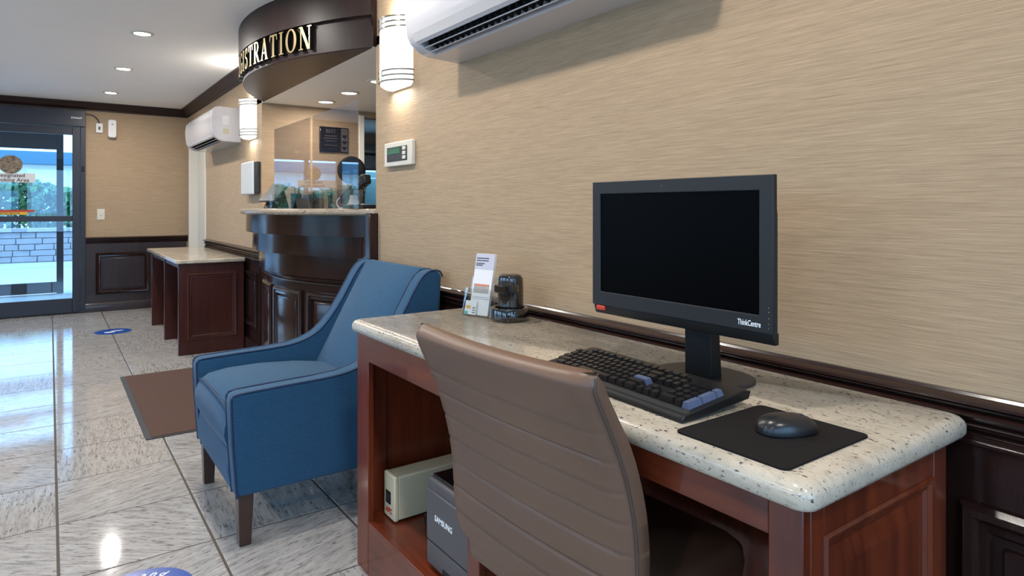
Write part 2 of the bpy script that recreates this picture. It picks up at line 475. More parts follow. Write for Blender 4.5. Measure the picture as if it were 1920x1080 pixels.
if rest:
    bm = B()
    for x, y in rest: box(bm, x - h, x + h, y - h, y + h, -0.012, 0)
    o = finish('outer_tiles', bm, 'tile', fl); o['kind'] = 'stuff'
struct(cbox('office_floor', (W + 0.15, 4.2, 2.6, 8.8, -0.06, 0), 'grout'))

# ------------------------------------------------------------------ walls and ceiling
struct(cbox('ceiling', (LX - 0.15, W + 0.15, BY - 0.15, FY + 0.15, ZC, ZC + 0.1), 'ceil'), 'flat white painted ceiling')
wr = struct(cbox('wall_right', (W, W + 0.15, BY, Y0, 0, ZC), 'paper'), 'beige grasscloth wall beside the computer desk')
bm = B()
DY0, DY1 = 7.66, 8.68
box(bm, W, W + 0.15, Y1, DY0, 0, ZC); box(bm, W, W + 0.15, DY1, FY + 0.15, 0, ZC); box(bm, W, W + 0.15, DY0, DY1, 2.0, ZC)
wf = struct(finish('wall_right', bm, 'paper'), 'beige wall beyond the reception counter')
bm = B()
DX0, DX1 = -1.75, 0.328
box(bm, DX1, W, FY, FY + 0.15, 0, ZC); box(bm, LX, DX0, FY, FY + 0.15, 0, ZC); box(bm, DX0, DX1, FY, FY + 0.15, 2.29, ZC)
wfar = struct(finish('wall_far', bm, 'paper'), 'beige end wall with the glass entrance door')
# left wall and the wall behind the camera, with their windows
def holed(name, axis, plane, thick, a0, a1, holes, zs):
    bm = B(); cuts = [a0]
    for h0, h1 in holes: cuts += [h0, h1]
    cuts.append(a1)
    def bx(a, b, z0, z1):
        if axis == 'y': box(bm, min(plane, plane + thick), max(plane, plane + thick), a, b, z0, z1)
        else: box(bm, a, b, min(plane, plane + thick), max(plane, plane + thick), z0, z1)
    for k in range(0, len(cuts), 2): bx(cuts[k], cuts[k + 1], 0, ZC)
    for h0, h1 in holes: bx(h0, h1, 0, zs[0]); bx(h0, h1, zs[1], ZC)
    return struct(finish(name, bm, 'paper'))
holed('wall_left', 'y', LX, -0.15, BY - 0.15, FY + 0.15, LEFT_WINDOWS, (0.55, 2.17))
holed('wall_rear', 'x', BY, -0.15, LX, W + 0.15, REAR_WINDOWS, (0.55, 2.17))
wi = 2
for axis, plane, hs in (('y', LX - 0.08, LEFT_WINDOWS), ('x', BY - 0.08, REAR_WINDOWS)):
    for a, b in hs:
        root = struct(empty('window_%d' % wi, (0, 0, 0))); wi += 1
        bm = B(); gm = B()
        mid = (a + b) / 2
        for (p0, p1, z0, z1) in ((a, b, 0.55, 0.60), (a, b, 2.12, 2.17), (a, a + 0.05, 0.6, 2.12), (b - 0.05, b, 0.6, 2.12), (mid - 0.03, mid + 0.03, 0.6, 2.12)):
            if axis == 'y': box(bm, plane - 0.03, plane + 0.03, p0, p1, z0, z1)
            else: box(bm, p0, p1, plane - 0.03, plane + 0.03, z0, z1)
        finish('window_frame', bm, 'alu', root)
        for p0, p1 in ((a + 0.05, mid - 0.03), (mid + 0.03, b - 0.05)):
            if axis == 'y': cbox('pane', (plane - 0.003, plane + 0.003, p0, p1, 0.6, 2.12), 'glass', root)
            else: cbox('pane', (p0, p1, plane - 0.003, plane + 0.003, 0.6, 2.12), 'glass', root)

# crown mouldings
def crown_prof():
    return [(0, 0), (0.014, 0), (0.014, 0.014), (0.030, 0.022), (0.055, 0.045), (0.075, 0.072), (0.085, 0.078), (0.085, 0.092), (0, 0.092)]
def run_trim(name, prof, path_axis, plane, out, a0, a1, zb, mat, label):
    bm = B()
    if path_axis == 'y': prism_y(bm, [(plane + out * d, zb + z) for d, z in prof], a0, a1)
    else: prism_x(bm, [(plane + out * d, zb + z) for d, z in prof], a0, a1)
    return struct(finish(name, bm, mat, None, 30), label)
CP = crown_prof()
run_trim('trim_1', CP, 'y', W, -1, Y1 + 0.05, FY, ZC - 0.0925, 'canopyw', 'dark crown moulding above the far air conditioner')
run_trim('trim_2', CP, 'x', FY, -1, LX, W, ZC - 0.0925, 'canopyw', 'dark crown moulding above the entrance door')
run_trim('trim_3', CP, 'y', LX, 1, BY, FY, ZC - 0.0925, 'canopyw', None)
# chair rails
RAIL = [(0, 0), (.006, 0), (.014, .003), (.016, .008), (.009, .011), (.009, .015), (.020, .017), (.024, .021), (.020, .025), (.011, .027), (.011, .031), (.024, .033), (.030, .038), (.030, .042), (.024, .046), (.013, .048), (.013, .053), (.026, .055), (.034, .060), (.034, .065), (.026, .069), (.012, .071), (.008, .076), (0, .076)]
run_trim('trim_4', RAIL, 'y', W, -1, BY, Y0, 0.778, 'espresso_h', 'ribbed dark chair rail behind the computer desk')
run_trim('trim_5', RAIL, 'y', W, -1, Y1, DY0 - 0.02, 0.778, 'espresso_h', 'ribbed dark chair rail beside the granite table')
run_trim('trim_6', RAIL, 'x', FY, -1, DX1, W, 0.778, 'espresso', 'dark chair rail on the far wall')
BASE = [(0, 0), (0.020, 0), (0.020, 0.085), (0.014, 0.10), (0, 0.105)]
run_trim('baseboard_right', BASE, 'y', W - 0.016, -1, BY, Y0, 0, 'espresso_h', 'dark baseboard under the computer desk wall')
run_trim('baseboard_right', BASE, 'y', W - 0.016, -1, Y1, DY0 - 0.02, 0, 'espresso_h', 'dark baseboard beside the granite table')
run_trim('baseboard_far', BASE, 'x', FY - 0.016, -1, DX1, W - 0.02, 0, 'slate', 'dark baseboard of the far wall')
# wainscots with raised panels
def wains_y(parent, y0, y1, panels, mat):
    cbox('wainscot', (W - 0.016, W + 0.001, y0, y1, 0, 0.78), mat, parent)
    for a, b in panels:
        moulding('panel_moulding', parent, 'y', W - 0.016, a, b, 0.21, 0.66, 0.05, 0.018, 'espresso', -1)
        cbox('panel', (W - 0.024, W - 0.015, a + 0.065, b - 0.065, 0.275, 0.595), mat, parent, 0.006)
    cbox('bead', (W - 0.022, W - 0.015, y0, y1, 0.762, 0.772), 'espresso', parent, 0.003)
wains_y(wr, BY, Y0, [(-1.2, -0.45), (-0.30, 0.49), (0.62, 1.28), (1.42, 2.05), (2.20, 3.0)], 'espresso')
wains_y(wf, Y1, DY0 - 0.02, [(5.45, 6.05), (6.2, 6.8), (6.95, 7.55)], 'espresso')
cbox('wainscot', (DX1, W - 0.02, FY - 0.016, FY + 0.001, 0, 0.78), 'slate', wfar)
moulding('panel_moulding', wfar, 'x', FY - 0.016, 0.425, 0.965, 0.20, 0.675, 0.05, 0.018, 'espresso', -1)
cbox('panel', (0.49, 0.90, FY - 0.025, FY - 0.015, 0.265, 0.61), 'slate', wfar, 0.006)
# inner door in the right wall
d2 = struct(empty('door_2', (W, DY0, 0)), 'white painted side door next to the far corner')
bm = B()
for (y0, y1, z0, z1) in ((-0.02, 0.03, 0, 2.0), (DY1 - DY0 - 0.03, DY1 - DY0 + 0.02, 0, 2.0)): box(bm, -0.008, 0.15, y0, y1, z0, z1)
box(bm, -0.008, 0.15, -0.02, DY1 - DY0 + 0.02, 1.97, 2.03)
finish('door_frame', bm, 'white', d2, None, 0.003)
dl = cbox('door_leaf', (0.085, 0.125, 0.03, DY1 - DY0 - 0.03, 0.005, 1.97), 'white', d2, 0.003)
for z in (0.3, 1.12, 1.68): cbox('hinge', (0.076, 0.088, 0.16, 0.22, z, z + 0.10), 'chrome', dl, 0.002)

# ------------------------------------------------------------------ entrance sliding door on the far wall
d1 = struct(empty('door_1', (DX1, FY, 0)), 'dark framed automatic sliding glass entrance door')
def P1(name, x0, x1, y0, y1, z0, z1, mat='alu', par=None, bev=0.004):
    return cbox(name, (x0 - DX1, x1 - DX1, y0 - FY, y1 - FY, z0, z1), mat, par or d1, bev)
P1('jamb', 0.282, 0.330, FY - 0.03, FY + 0.13, 0, 2.11)
P1('jamb', DX0, DX0 + 0.05, FY - 0.03, FY + 0.13, 0, 2.11)
P1('header', DX0, 0.330, FY - 0.06, FY + 0.14, 2.105, 2.285)
P1('threshold', DX0, 0.330, FY - 0.01, FY + 0.13, 0, 0.012)
def leaf(name, x0, x1, y, w=0.075):
    lf = P1(name, x0, x0 + w, y, y + 0.045, 0.015, 2.10)
    P1('stile', x1 - w, x1, y, y + 0.045, 0.015, 2.10, 'alu', lf)
    P1('top_rail', x0 + w, x1 - w, y, y + 0.045, 2.01, 2.10, 'alu', lf)
    P1('bottom_rail', x0 + w, x1 - w, y, y + 0.045, 0.015, 0.175, 'alu', lf)
    P1('mid_rail', x0 + w, x1 - w, y, y + 0.045, 1.04, 1.10, 'alu', lf)
    P1('pane', x0 + w - 0.005, x1 - w + 0.005, y + 0.020, y + 0.026, 1.095, 2.015, 'glass', lf, None)
    P1('pane', x0 + w - 0.005, x1 - w + 0.005, y + 0.020, y + 0.026, 0.17, 1.045, 'glass', lf, None)
    return lf
lf = leaf('sliding_leaf', -0.74, 0.280, FY - 0.02)
leaf('sliding_leaf', -1.70, -0.70, FY + 0.05)
text_mesh('maker_mark', 'STANLEY', 0.026, 'wtext', d1, frame((1, 0, 0), (0, 0, 1), (0.245 - DX1, -0.0612, 2.198)), 0.0004, 0, 0.0006)
P1('sensor', 0.292, 0.318, FY - 0.045, FY - 0.028, 1.60, 1.66, 'black', None, 0.004)
# decals on the glass of the sliding leaf
def glass_decal(name, label, cat, dims, mat):
    o = cbox(name, dims, mat); tag(o, label, cat); return o
gy = FY - 0.0035
M['signpic'] = None
m, nt, b = new_mat('oval_sign_scene'); setp(b, (0.4, 0.3, 0.2), 0.5)
n = noise(nt, coords(nt, (26, 26, 40)), 1.0, 4, 0.7)
r = ramp(nt, n, [(0.35, (0.06, 0.055, 0.045)), (0.5, (0.22, 0.15, 0.09)), (0.65, (0.30, 0.26, 0.20))])
nt.links.new(r.outputs['Color'], b.inputs['Base Color']); M['signpic'] = m
sg = thing('glass_sign', 'round brown picture sign with white notice below on the entrance glass', 'sign', (-0.345, gy, 1.38))
bm = B(); n_ = 36
loft(bm, [[(0.105 * math.cos(2 * PI * i / n_), y, 0.277 + 0.10 * math.sin(2 * PI * i / n_)) for i in range(n_)] for y in (-0.003, 0.0)])
finish('picture_disc', bm, 'signpic', sg, 30)
cbox('notice_panel', (-0.33, 0.215, -0.002, 0.0, 0.085, 0.187), 'paperw', sg)
text_mesh('lettering', 'Designated', 0.056, 'dtext', sg, frame((1, 0, 0), (0, 0, 1), (0.125, -0.0028, 0.160)), 0.0003, 0, 0.0008, 'RIGHT', 1.0)
text_mesh('lettering', 'Smoking Area', 0.056, 'dtext', sg, frame((1, 0, 0), (0, 0, 1), (0.162, -0.0028, 0.110)), 0.0003, 0, 0.0008, 'RIGHT', 1.0)
cs = thing('caution_strip', 'red and yellow caution strip low on the entrance glass', 'sticker', (-0.40, gy, 1.115))
M['yellow'] = plain('yellow_vinyl', (0.75, 0.42, 0.01), 0.4)
cbox('yellow_band', (-0.25, 0.20, -0.002, 0, 0.0, 0.030), 'yellow', cs)
cbox('red_band', (-0.25, 0.26, -0.002, 0, 0.030, 0.052), 'red', cs)
text_mesh('lettering', 'AUTOMATIC DOOR', 0.030, 'dtext', cs, frame((1, 0, 0), (0, 0, 1), (0.0, -0.0028, 0.014)), 0.0003, 0, 0.0004)

# ------------------------------------------------------------------ outside the entrance
struct(cbox('ground', (-14, 12, FY + 0.15, 26, -0.08, -0.005), 'pave'))
struct(cbox('ground', (-14, LX - 0.15, -14, FY + 0.15, -0.08, -0.005), 'pave'))
struct(cbox('ground', (LX - 0.15, 10, -14, BY - 0.15, -0.08, -0.005), 'pave'))
vd = struct(empty('door_4', (0, 11, 0)), 'outer glass vestibule door beyond the entrance')
def lv(name, x0, x1, z0, z1, y0=0.0, y1=0.06, mat='alu'): return cbox(name, (x0, x1, y0, y1, z0, z1), mat, vd, 0.004 if mat == 'alu' else None)
lv('stile', 0.075, 0.155, 0, 2.3); lv('top_rail', -2.2, 0.075, 2.0, 2.3); lv('bottom_rail', -2.2, 0.075, 0.01, 0.16); lv('stile', -1.0, -0.93, 0.16, 2.0)
lv('pane', -0.93, 0.075, 0.16, 2.0, 0.025, 0.031, 'glass'); lv('pane', -2.2, -1.0, 0.16, 2.0, 0.025, 0.031, 'glass')
lv('post', 0.42, 0.50, 0, 2.3)
lv('pane', 0.155, 0.42, 0.0, 2.3, 0.025, 0.031, 'glass')
struct(cbox('vestibule_ceiling', (-2.4, 0.9, FY + 0.15, 11.06, 2.30, 2.38), 'ceil'))
struct(cbox('vestibule_wall', (0.60, 0.75, FY + 0.15, 11.06, 0, 2.30), 'stucco'))
po = thing('porch_beam', 'teal painted beam of the porch across the entrance glass', 'beam', (0, 15.0, 2.0))
cbox('beam', (-8, 6, -0.12, 0.12, 0.0, 0.24), 'beam', po, 0.01)
cbox('post', (-0.92, -0.76, -0.08, 0.08, -2.0, 0), 'stucco', po, 0.01)
cbox('post', (2.2, 2.4, -0.1, 0.1, -2.0, 0), 'stucco', po, 0.01)
sw = thing('garden_wall', 'low grey stone wall in front of the hedge outside', 'wall', (0, 17.6, 0))
cbox('core', (-6, 4, 0.02, 0.35, 0, 0.66), 'stone', sw)
cbox('cap', (-6, 4, -0.06, 0.40, 0.66, 0.74), 'stone', sw, 0.01)
random.seed(3)
for row in range(5):
    x = -1.6 - random.random() * 0.3
    while x < 0.9:
        w_ = random.uniform(0.22, 0.5); z = row * 0.131
        cbox('stone', (x, x + w_ - 0.012, -random.uniform(0.01, 0.035), 0.03, z + 0.004, z + 0.125), 'stone', sw, 0.008, 1)
        x += w_
def hedge(name, label, x0, x1, y0, y1, z0, z1, n, axis='x'):
    bm = B(); random.seed(5)
    for k in range(n):
        p = Vector((random.uniform(x0, x1), random.uniform(y0, y1), z0 + (z1 - z0) * random.random() ** 0.7))
        p.z += 0.12 * math.sin(p.x * 3.1) * math.sin(p.y * 2.3)
        s = random.uniform(0.05, 0.11)
        a = Vector((random.gauss(0, 1), random.gauss(0, 1), random.gauss(0, 1))).normalized()
        u = a.orthogonal().normalized() * s; v = a.cross(u).normalized() * s * 0.6
        if y0 > 17 and p.y < 18.25 and p.z < 0.8: p.y += 0.15
        bm.faces.new([bm.verts.new(p + q_) for q_ in (-u, v, u, -v)])
    o = finish(name, bm, 'hedge'); tag(o, label, 'hedge', kind='stuff'); return o
hedge('hedge', 'leafy green hedge above the stone wall outside the entrance', -5, 3, 18.15, 19.0, 0.62, 1.72, 9000)
hedge('shrubs', 'green shrubs outside the left windows', LX - 4.2, LX - 3.4, -3, 9, 0.0, 1.5, 5000)
bs = thing('parked_building', 'pale building far behind the hedge', 'building', (0, 24, 0))
bs.name = 'pale_building'
cbox('wall', (-9, 7, 0, 0.4, 0, 2.5), 'stucco', bs)
cbox('roof', (-9.3, 7.3, -0.3, 0.7, 2.5, 2.75), 'beam', bs)

# ------------------------------------------------------------------ reception: alcove shell
struct(cbox('office_ceiling', (W, 4.2, 2.6, 8.8, 2.035, 2.08), 'ceil'), 'low white ceiling over the reception office')
bm = B()
box(bm, W + 0.15, 2.20, Y1, Y1 + 0.12, 0, 2.035); box(bm, 3.2, 4.2, Y1, Y1 + 0.12, 0, 2.035); box(bm, 2.20, 3.2, Y1, Y1 + 0.12, 1.985, 2.035)
wo = struct(finish('wall_office', bm, 'paper'), 'beige office wall carrying the black plaque')
struct(cbox('wall_office_back', (4.2, 4.3, 2.6, 8.8, 0, 2.08), 'paper'))
struct(cbox('wall_office_side', (W + 0.15, 4.2, 2.5, 2.6, 0, 2.08), 'paper'))
struct(cbox('wall_back_room', (W + 0.15, 4.2, 8.0, 8.1, 0, 2.08), 'roomblue'))
struct(cbox('trim_7', (2.195, 2.245, Y1 - 0.012, Y1 + 0.13, 0, 2.0), 'white', None, 0.004), 'white casing of the office doorway')
struct(cbox('wall_header', (W + 0.001, W + 0.15, Y0, Y1, 2.08, ZC), 'paper'))
sh = thing('back_room_shelf', 'dark shelf seen through the office doorway', 'shelf', (2.75, 6.9, 0))
for z in (1.62, 1.80): cbox('shelf_board', (-0.5, 0.6, -0.15, 0.2, z, z + 0.025), 'black', sh)
cbox('upright', (-0.5, -0.46, -0.15, 0.2, 0, 1.9), 'black', sh); cbox('upright', (0.56, 0.6, -0.15, 0.2, 0, 1.9), 'black', sh)
cb_ = thing('back_room_cabinet', 'sky blue cabinet seen through the office doorway', 'cabinet', (2.62, 6.5, 0))
cbox('body', (-0.35, 0.35, -0.2, 0.2, 0, 1.58), 'cabblue', cb_, 0.02); cbox('door', (-0.33, 0.33, -0.215, -0.2, 0.1, 1.5), 'cabblue', cb_, 0.01)

# ------------------------------------------------------------------ reception: curved counter and canopy
CX, CYc = 2.829, (Y0 + Y1) / 2
def arc_poly(R, back=None, n=48):
    ph = math.acos((CX - W) / R) if R > CX - W else 0
    ph = min(ph, math.asin(min(1, (Y1 - Y0) / 2 / R)))
    pts = [(CX - R * math.cos(-ph + 2 * ph * i / n), CYc + R * math.sin(-ph + 2 * ph * i / n)) for i in range(n + 1)]
    pts = [(min(x, W - 0.002), y) for x, y in pts]
    if back: pts += [(back, CYc + (Y1 - Y0) / 2 - 0.002), (back, CYc - (Y1 - Y0) / 2 + 0.002)]
    return pts
def arc_solid(name, layers, mat, parent, back=None, smooth=30):
    bm = B()
    loft(bm, [[(x, y, z) for x, y in arc_poly(R, back)] for z, R in layers])
    return finish(name, bm, mat, parent, smooth)
rc = thing('reception_counter', 'curved dark wood reception counter with granite top', 'counter')
arc_solid('countertop', [(1.150, 1.806), (1.153, 1.817), (1.160, 1.824), (1.170, 1.826), (1.178, 1.823), (1.184, 1.815), (1.187, 1.800)], 'granite2', rc, W + 0.30)
arc_solid('curved_band', [(1.035, 1.782), (1.150, 1.782)], 'espresso', rc)
arc_solid('curved_band', [(0.918, 1.741), (1.035, 1.741)], 'espresso', rc)
arc_solid('curved_band', [(0.790, 1.700), (0.918, 1.700)], 'espresso', rc)
arc_solid('ledge_moulding', [(0.745, 1.662), (0.748, 1.668), (0.755, 1.670), (0.762, 1.666), (0.764, 1.676), (0.774, 1.684), (0.784, 1.684), (0.790, 1.676)], 'espresso', rc)
arc_solid('base', [(0.0, 1.658), (0.745, 1.658)], 'espresso', rc)
arc_solid('plinth', [(0.0, 1.676), (0.085, 1.676), (0.095, 1.664), (0.098, 1.658)], 'espresso', rc)
cbox('back_panel', (W - 0.012, W + 0.10, Y0 + 0.002, Y1 - 0.002, 0, 1.150), 'espresso', rc)
cbox('end_trim', (W - 0.05, W + 0.02, Y0 - 0.028, Y0 + 0.022, 0.0, 1.165), 'espresso', rc, 0.006)
def arc_panel(p0, p1, z0=0.13, z1=0.70):
    # raised moulding frame + field bent round the base
    n = 10
    def pt(ph, r, z): return (CX - r * math.cos(ph), CYc + r * math.sin(ph), z)
    prof = [(0, 0.0), (0, 0.012), (0.010, 0.022), (0.020, 0.020), (0.028, 0.012), (0.038, 0.016), (0.048, 0.0)]
    bm = B()
    R0 = 1.657
    loops = []
    for t, h_ in prof:
        da = t / R0; loop = []
        a, b = p0 + da, p1 - da; zb, zt = z0 + t, z1 - t
        for i in range(n + 1): loop.append(pt(a + (b - a) * i / n, R0 + h_, zb))
        for i in range(n + 1): loop.append(pt(b + (a - b) * i / n, R0 + h_, zt))
        loops.append([bm.verts.new(p) for p in loop])
    N = len(loops[0])
    for A, C in zip(loops, loops[1:] ):
        for i in range(N): bm.faces.new((A[i], A[(i + 1) % N], C[(i + 1) % N], C[i]))
    par = finish('panel_frame', bm, 'espresso', rc, 30)
    bm = B(); da = 0.058 / R0
    rings = []
    for dz, dr, ins in ((0, 0.0, 0), (0, 0.006, 0.0), (0.012, 0.012, 0.012)):
        a, b = p0 + da + ins / R0, p1 - da - ins / R0
        rings.append([pt(a + (b - a) * i / n, R0 + dr, z0 + 0.058 + ins) for i in range(n + 1)] + [pt(b + (a - b) * i / n, R0 + dr, z1 - 0.058 - ins) for i in range(n + 1)])
    V = [[bm.verts.new(p) for p in r] for r in rings]
    N = len(V[0])
    for A, C in zip(V, V[1:]):
        for i in range(N): bm.faces.new((A[i], A[(i + 1) % N], C[(i + 1) % N], C[i]))
    L = V[-1]
    for i in range(n): bm.faces.new((L[i], L[i + 1], L[N - 2 - i], L[N - 1 - i]))
    finish('panel_field', bm, 'espresso', par, 30)
for k in (-2, -1, 0, 1):
    c_ = math.radians(7.6 + 15.4 * k)
    arc_panel(c_ - math.radians(6.7), c_ + math.radians(6.7))

cn = thing('reception_canopy', 'curved dark wood canopy hanging over the reception counter', 'canopy')
arc_solid('upper_fascia', [(2.200, 1.828), (ZC, 1.828)], 'canopyw', cn)
arc_solid('lower_fascia', [(2.032, 1.796), (2.038, 1.800), (2.200, 1.800)], 'canopyw', cn)
cbox('corner_trim', (W - 0.02, W + 0.02, Y0 - 0.012, Y0 + 0.01, 2.03, ZC - 0.002), 'espresso', cn)

# serif capitals built from strokes
def quad(a, b, c, d): return [a, b, c, d]
def vbar(x, w, y0=0, y1=1): return quad((x, y0), (x + w, y0), (x + w, y1), (x, y1))
def serif(x, w, y): return quad((x, y), (x + w, y), (x + w, y + 0.045), (x, y + 0.045))
def stroke(p, q, w): # horizontal-width diagonal
    return quad((p[0] - w / 2, p[1]), (p[0] + w / 2, p[1]), (q[0] + w / 2, q[1]), (q[0] - w / 2, q[1]))
def ring(cx_, cy_, rx, ry, wx, wy, a0, a1, n=16):
    out = []
    for i in range(n):
        t0_, t1_ = a0 + (a1 - a0) * i / n, a0 + (a1 - a0) * (i + 1) / n
        out.append(quad((cx_ + rx * math.cos(t0_), cy_ + ry * math.sin(t0_)), (cx_ + rx * math.cos(t1_), cy_ + ry * math.sin(t1_)),
                        (cx_ + (rx - wx) * math.cos(t1_), cy_ + (ry - wy) * math.sin(t1_)), (cx_ + (rx - wx) * math.cos(t0_), cy_ + (ry - wy) * math.sin(t0_))))
    return out
SW = 0.17
def sweep(pts):  # pts: (x, y, width) broad-nib path
    out = []
    P = pts
    L = []
    for i, (x, y, w) in enumerate(P):
        x0, y0, _ = P[max(i - 1, 0)]; x1, y1, _ = P[min(i + 1, len(P) - 1)]
        l = math.hypot(x1 - x0, y1 - y0) or 1
        nx, ny = -(y1 - y0) / l, (x1 - x0) / l
        L.append(((x + nx * w / 2, y + ny * w / 2), (x - nx * w / 2, y - ny * w / 2)))
    for a, b in zip(L, L[1:]): out.append(quad(a[1], b[1], b[0], a[0]))
    return out
def spath():
    pts = []
    for i in range(9): # top bowl
        t = math.radians(25 + 220 * i / 8); pts.append((0.29 + 0.20 * math.cos(t), 0.745 + 0.225 * math.sin(t), 0.06 + 0.05 * abs(math.cos(t))))
    for i in range(9):
        t = math.radians(62 - 230 * i / 8); pts.append((0.29 + 0.22 * math.cos(t), 0.275 + 0.245 * math.sin(t), 0.06 + 0.10 * abs(math.cos(t))))
    return pts
GL = {
 'R': (0.78, [vbar(0.10, SW), serif(0, 0.36, 0), serif(0, 0.30, 0.955), quad((0.27, 0.93), (0.42, 0.93), (0.42, 1), (0.27, 1)), quad((0.27, 0.46), (0.42, 0.46), (0.42, 0.53), (0.27, 0.53)), stroke((0.69, 0.0), (0.38, 0.49), 0.19), serif(0.58, 0.24, 0)] + ring(0.40, 0.73, 0.26, 0.27, 0.15, 0.07, -PI / 2, PI / 2, 10)),
 'E': (0.70, [vbar(0.10, SW), quad((0.0, 0.93), (0.62, 0.93), (0.62, 1), (0.0, 1)), quad((0, 0), (0.66, 0), (0.66, 0.07), (0, 0.07)), quad((0.25, 0.48), (0.48, 0.48), (0.48, 0.54), (0.25, 0.54)), quad((0.56, 0.74), (0.62, 0.74), (0.62, 1), (0.52, 1)), quad((0.54, 0), (0.66, 0), (0.68, 0.27), (0.61, 0.27)), quad((0.44, 0.38), (0.49, 0.38), (0.49, 0.64), (0.44, 0.64))]),
 'G': (0.84, ring(0.43, 0.5, 0.42, 0.52, 0.17, 0.06, math.radians(40), math.radians(320), 20) + [vbar(0.62, 0.17, 0.06, 0.44), serif(0.50, 0.36, 0.42), quad((0.70, 0.70), (0.76, 0.70), (0.76, 1.0), (0.71, 1.0))]),
 'I': (0.40, [vbar(0.11, SW), serif(0, 0.39, 0), serif(0, 0.39, 0.955)]),
 'S': (0.60, sweep(spath()) + [quad((0.44, 0.70), (0.49, 0.70), (0.50, 1.0), (0.45, 1.0)), quad((0.05, 0.0), (0.10, 0.0), (0.11, 0.30), (0.06, 0.30))]),
 'T': (0.72, [vbar(0.275, SW), serif(0.17, 0.38, 0), quad((0.02, 0.93), (0.70, 0.93), (0.70, 1), (0.02, 1)), quad((0.0, 0.72), (0.05, 0.72), (0.12, 1), (0.02, 1)), quad((0.67, 0.72), (0.72, 0.72), (0.70, 1), (0.60, 1))]),
 'A': (0.84, [stroke((0.13, 0), (0.43, 1), 0.08), stroke((0.66, 0), (0.41, 1), 0.18), quad((0.22, 0.30), (0.60, 0.30), (0.60, 0.36), (0.22, 0.36)), serif(0, 0.27, 0), serif(0.50, 0.33, 0)]),
 'O': (0.86, ring(0.43, 0.5, 0.42, 0.52, 0.18, 0.06, 0, 2 * PI, 32)),
 'N': (0.86, [vbar(0.12, 0.075), vbar(0.69, 0.075), stroke((0.69, 0.0), (0.16, 1.0), 0.19), serif(0.0, 0.29, 0), serif(0.0, 0.26, 0.955), serif(0.59, 0.28, 0.955)]),
}
sgn = thing('reception_sign', 'raised gold letters reading REGISTRATION on the dark canopy', 'sign')
word = 'REGISTRATION'
LH, LZ, RS = 0.128, 2.064, 1.801
gap = 0.16
tot = sum(GL[c][0] for c in word) + gap * (len(word) - 1)
span = math.radians(38.0); per = span * RS / tot      # metres of arc for one unit of advance
xx = 0.0
for c in word:
    adv, polys = GL[c]
    bm = B()
    for poly in polys:
        # subdivide long horizontals so they follow the curve
        pts = []
        for i in range(len(poly)):
            a, b = poly[i], poly[(i + 1) % len(poly)]
            k = 3 if abs(b[0] - a[0]) > 0.25 else 1
            for s in range(k): pts.append((a[0] + (b[0] - a[0]) * s / k, a[1] + (b[1] - a[1]) * s / k))
        rings_ = []
        for dr in (0.0, 0.026):
            rg = []
            for (px, py) in pts:
                ph = math.radians(13.8) - (xx + px) * per / RS
                rg.append((CX - (RS + dr) * math.cos(ph), CYc + (RS + dr) * math.sin(ph), LZ + py * LH))
            rings_.append([bm.verts.new(p) for p in rg])
        a, b = rings_; n = len(a)
        for i in range(n):
            f = bm.faces.new((a[i], a[(i + 1) % n], b[(i + 1) % n], b[i])); f.material_index = 1
        f = bm.faces.new(b); f.material_index = 0
    me = bpy.data.meshes.new('letter')
    bm.normal_update(); bm.to_mesh(me); bm.free()
    me.materials.append(M['brass']); me.materials.append(M['jet'])
    o = bpy.data.objects.new('letter', me); COL.objects.link(o); o.parent = sgn
    xx += adv + gap

# acrylic screens on the counter
for k, (ya, yb, lab) in enumerate(((3.95, 4.72, 'clear acrylic sneeze guard at the far side of the counter'), (3.19, 3.90, 'clear acrylic sneeze guard in front of the card terminal'))):
    sgd = thing('sneeze_guard', lab, 'screen', (1.30, ya, 1.1875), 0.0, 'acrylic screens on the counter')
    cbox('sheet', (-0.003, 0.003, 0, yb - ya, 0.0, 0.56), 'acrylic', sgd)
    cbox('foot', (-0.05, 0.05, 0.06, 0.066, 0.0, 0.10), 'acrylic2', sgd)
    cbox('foot', (-0.05, 0.05, yb - ya - 0.066, yb - ya - 0.06, 0.0, 0.10), 'acrylic2', sgd)

# ------------------------------------------------------------------ ceiling lights
def downlight(x, y, z, label, energy, r=0.051, lens='lens', group='ceiling downlights', color=(1.0, 0.95, 0.88)):
    t = thing('ceiling_downlight', label, 'light', (x, y, z), 0, group)
    bm = B()
    lathe(bm, [(r + 0.022, 0), (r + 0.020, -0.005), (r + 0.004, -0.008), (r, -0.006), (r - 0.001, -0.0005)], n=32)
    finish('trim_ring', bm, 'white', t, 30)
    bm = B(); lathe(bm, [(r - 0.001, -0.001), (r - 0.001, -0.005), (r * 0.7, -0.0062)], n=32)
    finish('lens', bm, lens, t)
    l = bpy.data.lights.new('lamp', 'AREA'); l.shape = 'DISK'; l.size = r * 1.9; l.energy = energy; l.color = color
    lo = bpy.data.objects.new('lamp', l); COL.objects.link(lo); lo.parent = t; lo.location = (0, 0, -0.012)
    return t
names = ['recessed ceiling light farthest away, nearest the entrance wall', 'recessed ceiling light in the middle of the three', 'recessed ceiling light nearest the viewer of the three']
for k, y in enumerate((7.883, 6.458, 5.078)): downlight(0.515, y, ZC, names[k], DOWNLIGHT_W)
for y, w_ in ((3.70, 'in front of the reception canopy'), (2.30, 'level with the blue armchair'), (0.90, 'level with the computer monitor'), (-0.50, 'behind the viewer on the desk side')): downlight(0.515, y, ZC, 'recessed ceiling light out of view ' + w_, DOWNLIGHT_W)
for y, w_ in ((7.9, 'nearest the entrance'), (5.8, 'level with the granite table'), (3.7, 'level with the reception counter'), (1.6, 'level with the computer desk'), (-0.5, 'behind the viewer')): downlight(-1.7, y, ZC, 'fill light added out of view in the left ceiling row ' + w_, DOWNLIGHT_W)  # unseen second row, added as fill light for the room
